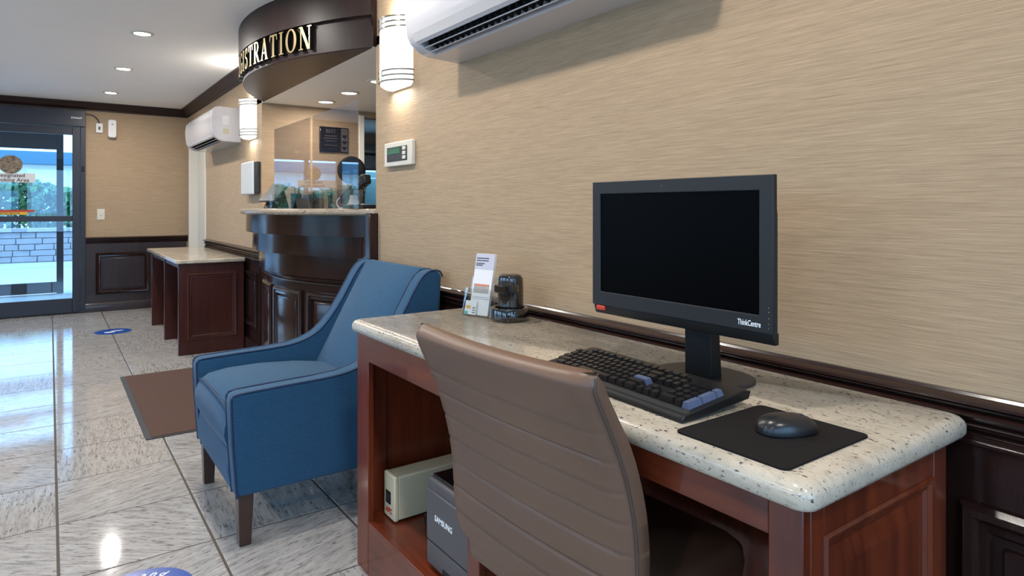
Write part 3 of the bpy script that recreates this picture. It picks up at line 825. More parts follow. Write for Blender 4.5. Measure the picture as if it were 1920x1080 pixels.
for k, y in enumerate((5.04, 4.55, 4.02)):
    downlight(1.785, y, 2.035, ('office ceiling light nearest the far office wall', 'office ceiling light in the middle of its row', 'office ceiling light half hidden by the near wall end')[k], ALCOVE_W, 0.055, 'lens2', 'office downlights')

downlight(2.9, 6.1, 2.035, 'added unseen lamp that lights the back room behind the office wall', 12.0, 0.055, 'lens2', 'office downlights', (0.75, 0.88, 1.0))  # bluish lamp added out of sight to light the back room

# ------------------------------------------------------------------ wall sconces
def sconce(yc, label):
    t = thing('wall_sconce', label, 'lamp', (W, yc, 1.765), 0, 'half round wall sconces')
    def half(a, b, z0, z1, dz=0.0, n=20, inner=None):
        bm = B()
        pts = [(-b * math.cos(PI * i / n - PI / 2), a * math.sin(PI * i / n - PI / 2)) for i in range(n + 1)]
        pts = [(min(x, -0.001), y) for x, y in pts]
        prism_z(bm, pts, z0, z1); return bm
    finish('shade', half(0.122, 0.102, 0.030, 0.325), 'sconce', t, 40)
    for z in (0.022, 0.046, 0.070, 0.272, 0.296, 0.320):
        finish('band', half(0.128, 0.109, z, z + 0.005), 'bronze', t, 40)
    for z in (0.022, 0.272):
        cbox('strap', (-0.112, -0.106, -0.012, 0.012, z, z + 0.053), 'chrome', t, 0.002)
    # lower diffuser cup
    bm = B(); n = 20; rings = []
    for s_, z in ((1.0, 0.030), (0.97, 0.012), (0.80, 0.0)):
        rings.append([(min(-0.102 * s_ * math.cos(PI * i / n - PI / 2), -0.001), 0.122 * s_ * math.sin(PI * i / n - PI / 2), z) for i in range(n + 1)])
    loft(bm, rings); finish('diffuser_cup', bm, 'sconce', t, 40)
    cbox('backplate', (-0.006, 0.0, -0.10, 0.10, 0.02, 0.33), 'chrome', t)
    for nm, z, rx, en in (('lamp', 0.34, PI, 2.6), ('lamp', -0.008, 0, 0.9)):      # the open top and bottom of the shade
        l = bpy.data.lights.new(nm, 'AREA'); l.shape = 'RECTANGLE'; l.size = 0.07; l.size_y = 0.18; l.energy = en; l.color = (1.0, 0.97, 0.90)
        lo = bpy.data.objects.new(nm, l); COL.objects.link(lo); lo.parent = t; lo.location = (-0.052, 0, z); lo.rotation_euler = (rx, 0, 0)
    return t
sconce(2.845, 'lit white half round sconce beside the near air conditioner')
sconce(5.645, 'lit white half round sconce beyond the reception counter')

# ------------------------------------------------------------------ air conditioners
def aircon(loc, label):
    t = thing('air_conditioner', label, 'air conditioner', loc, 0, 'wall mounted air conditioners')
    L = 1.31
    full = [(0, 0), (-0.150, 0.006), (-0.185, 0.018), (-0.222, 0.045), (-0.238, 0.075), (-0.247, 0.14), (-0.248, 0.21), (-0.240, 0.27), (-0.215, 0.300), (-0.18, 0.308), (0, 0.308)]
    notch = [(0, 0), (-0.140, 0.005), (-0.132, 0.060), (-0.195, 0.080), (-0.213, 0.038), (-0.222, 0.045), (-0.238, 0.075), (-0.247, 0.14), (-0.248, 0.21), (-0.240, 0.27), (-0.215, 0.300), (-0.18, 0.308), (0, 0.308)]
    bm = B(); prism_y(bm, notch, 0.060, L - 0.060); finish('body', bm, 'acw', t, 40)
    for y0, y1 in ((0, 0.060), (L - 0.060, L)):
        bm = B(); prism_y(bm, full, y0, y1); finish('end_cap', bm, 'acw', t, 40, 0.006, 2)
    cbox('outlet', (-0.190, -0.136, 0.062, L - 0.062, 0.055, 0.062), 'acd', t)
    bm = B(); prism_y(bm, [(-0.196, 0.022), (-0.172, 0.032), (-0.173, 0.0345), (-0.197, 0.0255)], 0.064, L - 0.064)
    finish('vane', bm, 'acw', t)
    bm = B(); prism_y(bm, [(-0.168, 0.012), (-0.146, 0.022), (-0.147, 0.0245), (-0.169, 0.0150)], 0.064, L - 0.064)
    finish('vane', bm, 'acs', t)
    f0 = None
    for k in range(30):
        y = 0.10 + k * (L - 0.2) / 29
        if f0 is None:
            bm = B(); prism_y(bm, [(-0.190, 0.060), (-0.195, 0.034), (-0.150, 0.022), (-0.140, 0.052)], 0, 0.003)
            f0 = finish('fin', bm, 'acd', t, None, None, 2, (0, y, 0))
        else:
            c = f0.copy(); COL.objects.link(c); c.location = (0, y, 0)
    bm = B(); prism_y(bm, [(-0.2245, 0.0475), (-0.226, 0.0462), (-0.2415, 0.0755), (-0.2395, 0.0765)], 0.05, L - 0.05); finish('lower_lip', bm, 'acs', t)
    cbox('side_label', (-0.150, -0.105, -0.0015, 0, 0.07, 0.115), 'almond', t)
    cbox('side_label', (-0.155, -0.100, -0.0015, 0, 0.15, 0.23), 'paperw', t)
    return t
ac = aircon((W, 2.314 - 1.31, 1.789), 'white air conditioner mounted above the computer monitor')
dup(ac, (W, 6.06, 1.768), None, 'white air conditioner on the wall beyond the reception counter')

# ------------------------------------------------------------------ small wall fittings
t = thing('thermostat', 'wall thermostat with green display below the near sconce', 'thermostat', (W, 2.85, 1.453))
cbox('plate', (-0.022, 0, -0.15, 0.15, -0.060, 0.058), 'ivory', t, 0.005)
cbox('face', (-0.026, -0.02, -0.105, 0.112, -0.036, 0.034), 'dgrey', t, 0.003)
cbox('display', (-0.0275, -0.025, -0.035, 0.100, 0.000, 0.026), 'lcd', t)
for z in (0.012, -0.010, -0.031): cbox('button', (-0.030, -0.025, -0.098, -0.066, z, z + 0.017), 'ivory', t, 0.002)
t = thing('wall_dispenser', 'pale wall dispenser with dark side below the far sconce', 'dispenser', (W, 5.60, 1.30))
cbox('back_plate', (-0.040, 0, -0.19, 0.20, 0.005, 0.265), 'dgrey', t, 0.01)
cbox('cover', (-0.060, -0.038, -0.165, 0.215, 0.0, 0.27), 'dispenser', t, 0.02, 4)
t = thing('light_switch', 'small ivory light switch on the far wall', 'switch', (0.478, FY, 1.115))
cbox('plate', (-0.038, 0.038, -0.007, 0, -0.062, 0.062), 'ivory', t, 0.004); cbox('toggle', (-0.008, 0.008, -0.016, -0.006, -0.014, 0.014), 'ivory', t, 0.003)
t = thing('door_sensor_box', 'small white box with grey cable beside the entrance header', 'switch box', (0.461, FY, 2.107))
cbox('box', (-0.034, 0.034, -0.03, 0, -0.058, 0.052), 'paperw', t, 0.005); cbox('knob', (-0.010, 0.010, -0.040, -0.028, -0.022, 0.012), 'dgrey', t, 0.003)
bm = B(); tube(bm, smoothpath([(-0.13, -0.01, 0.145), (-0.06, -0.012, 0.135), (-0.015, -0.016, 0.095), (0.0, -0.02, 0.048)], 6), 0.006); finish('cable', bm, 'dgrey', t, 60)
t = thing('air_freshener', 'white oblong air freshener high on the far wall', 'air freshener', (0.586, FY, 2.00))
bm = B(); prism_y(bm, rrect(-0.042, 0.042, 0.0, 0.205, 0.022, 6), -0.07, 0.0); finish('body', bm, 'paperw', t, 40, 0.008)
bm = B(); lathe(bm, [(0.007, 0), (0.007, 0.006)], n=12); o = finish('nozzle', bm, 'dgrey', t); o.rotation_euler = (PI / 2, 0, 0); o.location = (0, -0.069, 0.15)
t = thing('award_plaque', 'black award plaque with silver heart strip on the office wall', 'plaque', (1.97, Y1, 1.770))
cbox('board', (-0.126, 0.126, -0.018, 0, -0.106, 0.108), 'plaque', t, 0.006)
cbox('silver_strip', (0.060, 0.118, -0.0205, -0.017, -0.100, 0.100), 'silver', t)
for z in (0.03, -0.02, -0.07):
    bm = B(); H_ = []
    for i in range(24):
        a = 2 * PI * i / 24
        H_.append((0.089 + 0.020 * math.sin(a) ** 3, z + 0.020 * (13 * math.cos(a) - 5 * math.cos(2 * a) - 2 * math.cos(3 * a) - math.cos(4 * a)) / 16))
    prism_y(bm, H_, -0.0225, -0.0203); finish('heart', bm, 'plaque', t)
text_mesh('engraving', 'BEST', 0.042, 'silver', t, frame((1, 0, 0), (0, 0, 1), (-0.03, -0.0190, 0.070)), 0.0005)
for z, w_ in ((0.028, 0.10), (0.008, 0.12), (-0.014, 0.10), (-0.05, 0.11)): cbox('engraved_line', (-0.03 - w_ / 2, -0.03 + w_ / 2, -0.0188, -0.0178, z, z + 0.005), 'silver', t)

# ------------------------------------------------------------------ things on the reception counter
CZ = 1.1875
t = thing('check_in_terminal', 'dark tilted touch terminal at the left end of the counter', 'terminal', (1.36, 4.98, CZ), 0.25)
bm = B(); prism_y(bm, [(-0.06, 0.055), (-0.045, 0.045), (0.085, 0.185), (0.070, 0.195)], -0.11, 0.11); finish('tilted_screen', bm, 'dgrey', t, None, 0.004)
bm = B(); prism_y(bm, [(-0.05, 0), (0.10, 0), (0.06, 0.14), (0.0, 0.09)], -0.06, 0.06); finish('stand', bm, 'black', t, None, 0.006)
t = thing('pen_cup', 'small black pen cup with pens behind the acrylic screen', 'cup', (1.36, 4.42, CZ))
bm = B(); lathe(bm, [(0.030, 0), (0.034, 0.004), (0.037, 0.10), (0.033, 0.10), (0.028, 0.01)], n=20); finish('cup', bm, 'black', t, 40)
for dx, dy in ((0.03, 0.035), (-0.02, -0.03), (0.025, -0.01)):
    bm = B(); tube(bm, [(0, 0, 0.01), (dx, dy, 0.15)], 0.004, 6); finish('pen', bm, 'jet', t)
def acr_holder(y, w_, h_, label, withcard):
    t = thing('brochure_stand', label, 'holder', (1.40, y, CZ), 0.0, 'acrylic stands on the counter')
    cbox('front_sheet', (-0.03, -0.027, -w_ / 2, w_ / 2, 0, h_ * 0.75), 'acrylic2', t)
    cbox('back_sheet', (0.027, 0.030, -w_ / 2, w_ / 2, 0, h_), 'acrylic2', t)
    cbox('side_sheet', (-0.03, 0.03, -w_ / 2, -w_ / 2 + 0.003, 0, h_ * 0.8), 'acrylic2', t)
    cbox('side_sheet', (-0.03, 0.03, w_ / 2 - 0.003, w_ / 2, 0, h_ * 0.8), 'acrylic2', t)
    if withcard: cbox('cards', (-0.02, 0.02, -w_ / 2 + 0.006, w_ / 2 - 0.006, 0.004, h_ * 0.7), withcard, t)
M['tealcard'] = plain('teal_card', (0.20, 0.38, 0.36), 0.5)
acr_holder(4.24, 0.16, 0.12, 'clear stand holding teal cards on the counter', 'tealcard')
acr_holder(4.02, 0.20, 0.13, 'empty clear stand in the middle of the counter', None)
acr_holder(3.74, 0.18, 0.14, 'clear stand beside the card terminal', None)
t = tag(finish('tent_card', (lambda bm: (prism_x(bm, [(-0.05, 0), (-0.045, 0), (0.0, 0.055), (0.045, 0), (0.05, 0), (0.0, 0.062)], -0.04, 0.04), bm)[1])(B()), 'jet', None, None, None, 2, (1.24, 3.92, CZ)), 'small black folded tent card at the counter edge', 'card')
t = thing('card_terminal', 'black tilted card terminal with white base and cables', 'terminal', (1.385, 3.46, CZ), 0.0)
bm = B(); prism_x(bm, [(-0.20, 0.135), (-0.185, 0.185), (-0.14, 0.185), (0.165, 0.075), (0.15, 0.025)], -0.022, 0.022); finish('handset', bm, 'black', t, None, 0.01, 3)
bm = B(); prism_x(bm, [(-0.16, 0.150), (-0.155, 0.162), (0.13, 0.058), (0.125, 0.046)], -0.024, -0.018); finish('side_stripe', bm, 'dgrey', t)
bm = B(); lathe(bm, [(0.055, 0), (0.055, 0.012), (0.030, 0.030), (0.022, 0.06), (0.022, 0.075)], n=20); finish('stand', bm, 'paperw', t, 40)
cbox('base_plate', (-0.06, 0.07, -0.20, 0.02, 0.0, 0.022), 'black', t, 0.006)
bm = B(); tube(bm, smoothpath([(0.0, -0.14, 0.14), (-0.02, -0.20, 0.08), (-0.03, -0.12, 0.012), (-0.03, 0.08, 0.006)], 8), 0.004); finish('cable', bm, 'jet', t, 60)
bm = B(); tube(bm, smoothpath([(0.02, 0.10, 0.10), (-0.03, 0.17, 0.05), (-0.04, 0.12, 0.006), (-0.03, 0.02, 0.006)], 8), 0.004); finish('cable', bm, 'paperw', t, 60)
t = thing('round_mirror', 'round black webcam light on a thin stand behind the screen', 'light', (1.505, 3.80, CZ), 1.0)
bm = B(); n_ = 32
loft(bm, [[(x, 0.085 * s_ * math.cos(2 * PI * i / n_), 0.235 + 0.085 * s_ * math.sin(2 * PI * i / n_)) for i in range(n_)] for x, s_ in ((-0.014, 0.85), (-0.006, 1.0), (0.012, 1.0))])
finish('disc', bm, 'black', t, 40); t.name = 'round_webcam_light'
bm = B(); tube(bm, [(0, 0, 0.0), (0, 0, 0.18)], 0.006); finish('stand', bm, 'chrome', t, 60)
bm = B(); lathe(bm, [(0.05, 0), (0.05, 0.01), (0.01, 0.014)], n=20); finish('foot', bm, 'black', t, 40)
t = thing('cash_drawer_monitor', 'dark office screen standing behind the counter edge', 'monitor', (1.60, 3.95, CZ))
t.name = 'office_screen'
cbox('screen', (-0.012, 0.02, -0.09, 0.09, 0.03, 0.155), 'dgrey', t, 0.005); cbox('foot', (-0.06, 0.06, -0.06, 0.06, 0, 0.008), 'dgrey', t, 0.003); cbox('neck', (0.0, 0.02, -0.015, 0.015, 0.008, 0.05), 'dgrey', t)

# ------------------------------------------------------------------ granite table by the far wall
t = thing('granite_table', 'narrow mahogany table with granite top beyond the reception counter', 'table', (0.84, 5.78, 0))
TT = 0.772
bm = B(); pr_ = rrect(-0.025, W - 0.036 - 0.84, -0.03, 1.86, 0.012, 3)
loft(bm, [[(x, y, z) for x, y in pr_] for z in (TT - 0.032, TT)]); finish('tabletop', bm, 'granite', t, 40, 0.008, 3)
def tpanel(y, full):
    pl = cbox('panel_leg', (0.0, 0.50, y, y + 0.035, 0, TT - 0.032), 'mahog_d', t, 0.003)
    if full:
        moulding('panel_moulding', pl, 'x', y, 0.065, 0.445, 0.12, 0.655, 0.035, 0.010, 'mahog_d', -1)
tpanel(0.0, True); tpanel(0.78, False); tpanel(1.66, False)
cbox('apron', (0.012, 0.030, 0.035, 1.66, TT - 0.075, TT - 0.032), 'mahog_d', t, 0.002)
cbox('back_board', (0.475, 0.495, 0.035, 1.66, 0.0, TT - 0.034), 'mahog_d', t)

# ------------------------------------------------------------------ floor mat and stickers
t = thing('door_mat', 'brown carpet floor mat with grey rubber edge before the counter', 'mat', (0.40, 3.785, 0))
cbox('rubber_edge', (0, 0.72, 0, 1.50, 0.0005, 0.006), 'rubber', t, 0.002)
cbox('carpet', (0.028, 0.695, 0.012, 1.485, 0.004, 0.010), 'mat', t, 0.002)
def sticker(loc, r, label):
    t = thing('floor_sticker', label, 'sticker', loc, 0, 'blue floor stickers')
    bm = B(); lathe(bm, [(r, 0.0003), (r, 0.0013)], n=48); finish('vinyl', bm, 'sticker', t)
    return t
s1 = sticker((0.495, 7.30, 0), 0.155, 'round blue distancing sticker on the floor near the entrance')
for px, py, rx, ry in ((-0.03, -0.03, 0.045, 0.03), (0.035, 0.02, 0.055, 0.022)):
    bm = B(); loft(bm, [[(px + rx * math.cos(2 * PI * i / 20), py + ry * math.sin(2 * PI * i / 20), z) for i in range(20)] for z in (0.0013, 0.0017)]); finish('white_mark', bm, 'wtext', s1)
s2 = sticker((0.222, 2.285, 0), 0.155, 'blue floor sticker with white lettering at the bottom edge of the photo')
pa = math.radians(62)
th_ = 0.0
for k, ch in enumerate('stand'):
    a = math.radians(100 - (k - 0.5) * 14.5)
    rr = 0.118
    o_ = (rr * math.cos(a), rr * math.sin(a), 0.0016)
    text_mesh('lettering', ch, 0.040, 'wtext', s2, frame((math.sin(a), -math.cos(a), 0), (math.cos(a), math.sin(a), 0), o_), 0.0003, 0.25, 0.0006)

# ------------------------------------------------------------------ blue armchair
A = thing('armchair', 'blue woven armchair with sloping arms next to the desk', 'armchair', (0, 0, 0))
side = [(0.525, 0.185), (0.512, 0.36), (0.506, 0.515), (0.511, 0.535), (0.530, 0.546), (0.66, 0.551), (0.80, 0.555), (0.90, 0.562), (0.965, 0.577), (1.02, 0.602), (1.065, 0.640), (1.11, 0.695), (1.15, 0.755), (1.19, 0.825), (1.225, 0.885), (1.25, 0.915), (1.275, 0.930), (1.30, 0.934), (1.325, 0.928), (1.338, 0.905), (1.332, 0.80), (1.305, 0.45), (1.290, 0.185)]
AY = ((2.375, 2.452), (3.022, 3.098))
for y0, y1 in AY:
    bm = B(); prism_y(bm, side, y0, y1)
    o = finish('arm', bm, 'blue', A, 50, 0.014, 3)
    for yy in (y0 + 0.001, y1 - 0.001):
        pts = [(x, yy, z) for x, z in side[0:20]]
        bm = B(); tube(bm, [(x + 0.002, y, z - 0.001) for x, y, z in smoothpath(pts, 2)], 0.0040, 6); finish('piping', bm, 'piping', o, 60)
# back cushion (tilted, padded) between the arms
def padded(name, corners, thick, puff, mat, par, nx=10, ny=10, edge=0.02):
    """corners: 4 pts of front face (bl, br, tr, tl); the back face lies thick behind"""
    bl_, br_, tr_, tl_ = [Vector(c) for c in corners]
    nrm = (br_ - bl_).cross(tl_ - bl_).normalized()
    bm = B(); F = []; Bk = []
    for j in range(ny + 1):
        v = j / ny; rf = []; rb = []
        for i in range(nx + 1):
            u = i / nx
            p = (bl_ * (1 - u) + br_ * u) * (1 - v) + (tl_ * (1 - u) + tr_ * u) * v
            e = (1 - (2 * u - 1) ** 6) * (1 - (2 * v - 1) ** 6)
            e2 = (1 - (2 * u - 1) ** 2) * (1 - (2 * v - 1) ** 2)
            rf.append(bm.verts.new(p + nrm * (puff * e2 + edge * (e - 1))))
            rb.append(bm.verts.new(p - nrm * (thick)))
        F.append(rf); Bk.append(rb)
    for j in range(ny):
        for i in range(nx):
            bm.faces.new((F[j][i], F[j][i + 1], F[j + 1][i + 1], F[j + 1][i]))
            bm.faces.new((Bk[j][i], Bk[j + 1][i], Bk[j + 1][i + 1], Bk[j][i + 1]))
    per = [(0, i) for i in range(nx)] + [(j, nx) for j in range(ny)] + [(ny, i) for i in range(nx, 0, -1)] + [(j, 0) for j in range(ny, 0, -1)]
    for k in range(len(per)):
        a, b = per[k], per[(k + 1) % len(per)]
        bm.faces.new((F[a[0]][a[1]], Bk[a[0]][a[1]], Bk[b[0]][b[1]], F[b[0]][b[1]]))
    return finish(name, bm, mat, par, 50)
ya, yb = AY[0][1] - 0.004, AY[1][0] + 0.004
padded('backrest', [(0.985, yb, 0.42), (0.985, ya, 0.42), (1.262, ya, 0.942), (1.262, yb, 0.942)], 0.072, 0.026, 'blue', A, edge=0.012)
bm = B(); prism_y(bm, [(1.02, 0.30), (1.30, 0.30), (1.332, 0.90), (1.322, 0.935), (1.27, 0.935)], ya, yb); finish('back_shell', bm, 'blue', A, 50, 0.012)
# seat cushion with rounded front
seat = [(1.03, 0.33), (0.54, 0.33), (0.512, 0.345), (0.500, 0.385), (0.503, 0.43), (0.518, 0.470), (0.55, 0.492), (0.62, 0.503), (0.75, 0.505), (0.90, 0.495), (1.03, 0.475)]
bm = B()
nseg = 10; rings = []
for k in range(nseg + 1):
    u = k / nseg; y = ya + (yb - ya) * u
    e = 1 - (2 * u - 1) ** 2; e6 = 1 - (2 * u - 1) ** 8
    rings.append([(x - 0.006 * e * (x < 0.6), y, z + (0.018 * e - 0.014 * (1 - e6)) * (z > 0.40)) for x, z in seat])
loft(bm, rings); st = finish('seat_cushion', bm, 'blue', A, 60)
bm = B(); tube(bm, smoothpath([(r[5][0] - 0.001, r[5][1], r[5][2] + 0.001) for r in rings], 2), 0.004, 6); finish('piping', bm, 'piping', st, 60)
bm = B(); tube(bm, smoothpath([(r[1][0] - 0.012, r[1][1], r[1][2] + 0.002) for r in rings], 2), 0.004, 6); finish('piping', bm, 'piping', st, 60)
fr_ = [(1.29, 0.185), (0.525, 0.185), (0.512, 0.26), (0.520, 0.33), (1.29, 0.33)]
bm = B(); prism_y(bm, fr_, ya, yb); finish('front_rail', bm, 'blue', A, 50, 0.008)
for (x, y) in ((0.562, 2.422), (0.562, 3.058), (1.26, 2.422), (1.26, 3.058)):
    bm = B(); s0, s1_ = 0.020, 0.027
    loft(bm, [[(x + sx_ * s, y + sy_ * s, z) for sx_, sy_ in ((-1, -1), (1, -1), (1, 1), (-1, 1))] for z, s in ((0, s0), (0.19, s1_))])
    finish('leg', bm, 'leg', A, None, 0.003)

# ------------------------------------------------------------------ computer desk
D = thing('computer_desk', 'mahogany computer desk with pale granite top against the wall', 'desk', (0, 0, 0))
bm = B()
gx0, gx1, gy0, gy1 = 0.8207, W - 0.024, 0.4702, 2.0881
zt, zb = DT, 0.779
lay = []
for z, ins in ((zb, 0.010), (zb + 0.003, 0.004), (zb + 0.010, 0.0), (zt - 0.016, 0.0), (zt - 0.009, 0.003), (zt - 0.003, 0.009), (zt, 0.018)):
    lay.append([(x, y, z) for x, y in rrect(gx0 + ins, gx1 - ins, gy0 + ins, gy1 - ins, 0.026 - ins * 0.5, 6)])
loft(bm, lay); finish('worktop', bm, 'granite', D, 50)
bx0, bx1, by0, by1 = 0.840, 1.302, 0.490, 2.068
cbox('left_stile', (bx0, bx0 + 0.02, 1.978, by1, 0.0, zb), 'mahog', D, 0.002)
cbox('right_stile', (bx0, bx0 + 0.02, by0, 0.543, 0.0, zb), 'mahog', D, 0.002)
cbox('divider_stile', (bx0, bx0 + 0.02, 1.312, 1.366, 0.0, 0.70), 'mahog', D, 0.002)
cbox('top_rail', (bx0 + 0.001, bx0 + 0.02, 1.366, 1.978, 0.692, zb), 'mahog_h', D, 0.002)
cbox('knee_rail', (bx0 + 0.001, bx0 + 0.02, 0.543, 1.366, 0.724, zb), 'mahog_h', D, 0.002)
cbox('plinth', (bx0 + 0.001, bx0 + 0.02, 1.366, 1.978, 0.0, 0.175), 'mahog_h', D, 0.002)
cbox('shelf', (bx0 + 0.02, bx1, 1.345, 2.045, 0.155, 0.172), 'mahog_h', D)
lp = cbox('left_end_panel', (bx0 + 0.02, bx1, 2.045, by1, 0.0, zb), 'mahog', D)
cbox('panel_stile', (bx0 + 0.02, 0.93, 2.032, 2.046, 0.172, zb), 'mahog', lp, 0.002)
cbox('divider', (bx0 + 0.02, bx1, 1.325, 1.352, 0.0, zb), 'mahog', D)
cbox('back_board', (bx1 - 0.018, bx1, 0.515, 2.045, 0.0, zb), 'mahog', D)
rp = cbox('right_end_panel', (bx0 + 0.02, bx1, by0 + 0.010, 0.522, 0.0, zb), 'mahog', D)
for (x0, x1, z0, z1) in ((bx0 + 0.0201, 0.894, 0.0, zb), (1.252, bx1, 0.0, zb), (0.894, 1.252, 0.728, zb), (0.894, 1.252, 0.0, 0.11)):
    cbox('frame_rail', (x0, x1, by0, by0 + 0.011, z0, z1), 'mahog', rp, 0.0015)
moulding('panel_moulding', rp, 'x', by0 + 0.010, 0.894, 1.252, 0.11, 0.728, 0.024, 0.014, 'mahog', -1)
bm = B()
loft(bm, [[(x, y, z) for x, z in ((0.918 + i, 0.134 + i), (1.228 - i, 0.134 + i), (1.228 - i, 0.704 - i), (0.918 + i, 0.704 - i))] for y, i in ((by0 + 0.011, 0.0), (by0 + 0.009, 0.0), (by0 + 0.001, 0.035))])
finish('raised_field', bm, 'mahog', rp)

# ------------------------------------------------------------------ things in the shelf of the desk
SZ = 0.1725
t = thing('power_supply', 'beige battery backup unit standing on the desk shelf', 'battery unit', (0.905, 1.918, SZ))
cbox('case', (0.012, 0.36, 0, 0.080, 0.006, 0.148), 'almond', t, 0.006, 3)
cbox('front_cover', (0.0, 0.016, -0.001, 0.081, 0.004, 0.149), 'almond', t, 0.005, 3)
cbox('button_panel', (-0.002, 0.001, 0.028, 0.062, 0.052, 0.092), 'black', t)
cbox('button', (-0.0035, -0.001, 0.034, 0.044, 0.060, 0.084), 'dgrey', t); cbox('button', (-0.0035, -0.001, 0.047, 0.057, 0.060, 0.084), 'dgrey', t)
text_mesh('brand_mark', 'APC', 0.024, 'red', t, frame((0, -1, 0), (0, 0, 1), (-0.0008, 0.042, 0.030)), 0.0004, 0.2, 0.0008)
t = thing('modem', 'small black box between the battery unit and the printer', 'modem', (0.985, 1.70, SZ))
cbox('case', (0, 0.14, 0, 0.17, 0.0, 0.032), 'black', t, 0.004); cbox('label_strip', (-0.001, 0.001, 0.03, 0.09, 0.012, 0.022), 'dgrey', t)
t = thing('printer', 'dark grey laser printer on the desk shelf', 'printer', (0.872, 1.376, SZ))
pb = cbox('body', (0.006, 0.40, 0.0, 0.270, 0.012, 0.255), 'pgrey', t, 0.010, 3)
cbox('top_lid', (0.02, 0.39, 0.008, 0.262, 0.254, 0.262), 'blackg', t, 0.003)
cbox('front_door', (0.0, 0.010, 0.010, 0.262, 0.085, 0.225), 'pgrey', t, 0.003)
cbox('paper_tray', (0.001, 0.010, 0.010, 0.262, 0.016, 0.080), 'pgrey', t, 0.003)
cbox('tray_grip', (-0.001, 0.003, 0.10, 0.17, 0.018, 0.034), 'black', t)
for y in (0.02, 0.24): cbox('foot', (0.03, 0.06, y - 0.012, y + 0.012, 0, 0.013), 'black', t)
text_mesh('brand_mark', 'SAMSUNG', 0.022, 'wtext', t, frame((0, -1, 0), (0, 0, 1), (-0.0006, 0.165, 0.158)), 0.0004, 0, 0.0003, sx=0.95)

# ------------------------------------------------------------------ all-in-one computer
t = thing('computer_monitor', 'black all-in-one computer with a dark blank screen on the desk', 'monitor', (1.08, 0.930, DT))
zb_, zt_ = 0.140, 0.436
ym0, ym1 = -0.243, 0.243
bm = B()
# bezel as a frame
sy0, sy1, sz0, sz1 = -0.213, 0.216, 0.173, 0.407
def fr(bm, x, a0, a1, b0, b1): return [bm.verts.new(p) for p in ((x, a0, b0), (x, a1, b0), (x, a1, b1), (x, a0, b1))]
o_ = fr(bm, 0.0, ym0, ym1, zb_, zt_); i_ = fr(bm, 0.0, sy0, sy1, sz0, sz1); i2 = fr(bm, 0.004, sy0, sy1, sz0, sz1); ob = fr(bm, 0.012, ym0, ym1, zb_, zt_)
for k in range(4):
    j = (k + 1) % 4
    bm.faces.new((o_[k], o_[j], i_[j], i_[k])); bm.faces.new((i_[k], i_[j], i2[j], i2[k])); bm.faces.new((o_[j], o_[k], ob[k], ob[j]))
bm.faces.new(ob)
bz = finish('bezel', bm, 'bezelm', t, None, 0.0015)
cbox('screen', (0.003, 0.006, sy0 - 0.002, sy1 + 0.002, sz0 - 0.002, sz1 + 0.002), 'screen', t)
bm = B(); prism_y(bm, [(0.003, zb_ + 0.002), (0.003, 0.134), (0.008, 0.119), (0.020, 0.119), (0.020, zb_ + 0.002)], ym0 + 0.001, ym1 - 0.003); finish('speaker_bar', bm, 'black', t, 30, 0.002)
bm = B()
loft(bm, [[(0.0115, ym0 + 0.002, 0.120), (0.0115, ym1 - 0.002, 0.120), (0.0115, ym1 - 0.002, 0.395), (0.0115, ym0 + 0.002, 0.395)], [(0.019, ym0 + 0.003, 0.122), (0.019, ym1 - 0.003, 0.122), (0.019, ym1 - 0.003, 0.366), (0.019, ym0 + 0.003, 0.366)], [(0.060, ym0 + 0.045, 0.135), (0.060, ym1 - 0.045, 0.135), (0.060, ym1 - 0.045, 0.352), (0.060, ym0 + 0.045, 0.352)]])
finish('rear_housing', bm, 'black', t, 30, 0.003)
cbox('power_tab', (-0.002, 0.012, 0.200, 0.228, 0.128, 0.139), 'red', t, 0.002)
bm = B(); lathe(bm, [(0.0028, 0), (0.0028, 0.0012)], n=14); o = finish('webcam', bm, 'dgrey', t); o.rotation_euler = (0, -PI / 2, 0); o.location = (0.0005, 0.022, 0.421)
for z in (0.150, 0.158, 0.168, 0.180, 0.188):
    cbox('status_dot', (-0.0006, 0.0004, -0.2345, -0.2325, z, z + 0.002), 'chrome', t)
text_mesh('brand_mark', 'ThinkCentre', 0.0155, 'wtext', t, frame((0, -1, 0), (0, 0, 1), (-0.0005, -0.192, 0.155)), 0.0003, 0, 0.00015, sx=0.62)
bm = B(); prism_y(bm, [(0.062, 0.006), (0.100, 0.006), (0.085, 0.20), (0.060, 0.20)], -0.058, 0.012); finish('stand_neck', bm, 'black', t, 30, 0.003)
bm = B(); n_ = 48
ring0 = [(0.082 + 0.100 * math.copysign(abs(math.cos(a)) ** 0.75, math.cos(a)), -0.012 + 0.112 * math.copysign(abs(math.sin(a)) ** 0.75, math.sin(a))) for a in [2 * PI * i / n_ for i in range(n_)]]
loft(bm, [[(x, y, 0) for x, y in ring0], [(x, y, 0.005) for x, y in ring0], [(0.082 + (x - 0.082) * 0.97, -0.012 + (y + 0.012) * 0.97, 0.008) for x, y in ring0]])
finish('stand_foot', bm, 'dgrey', t, 40)

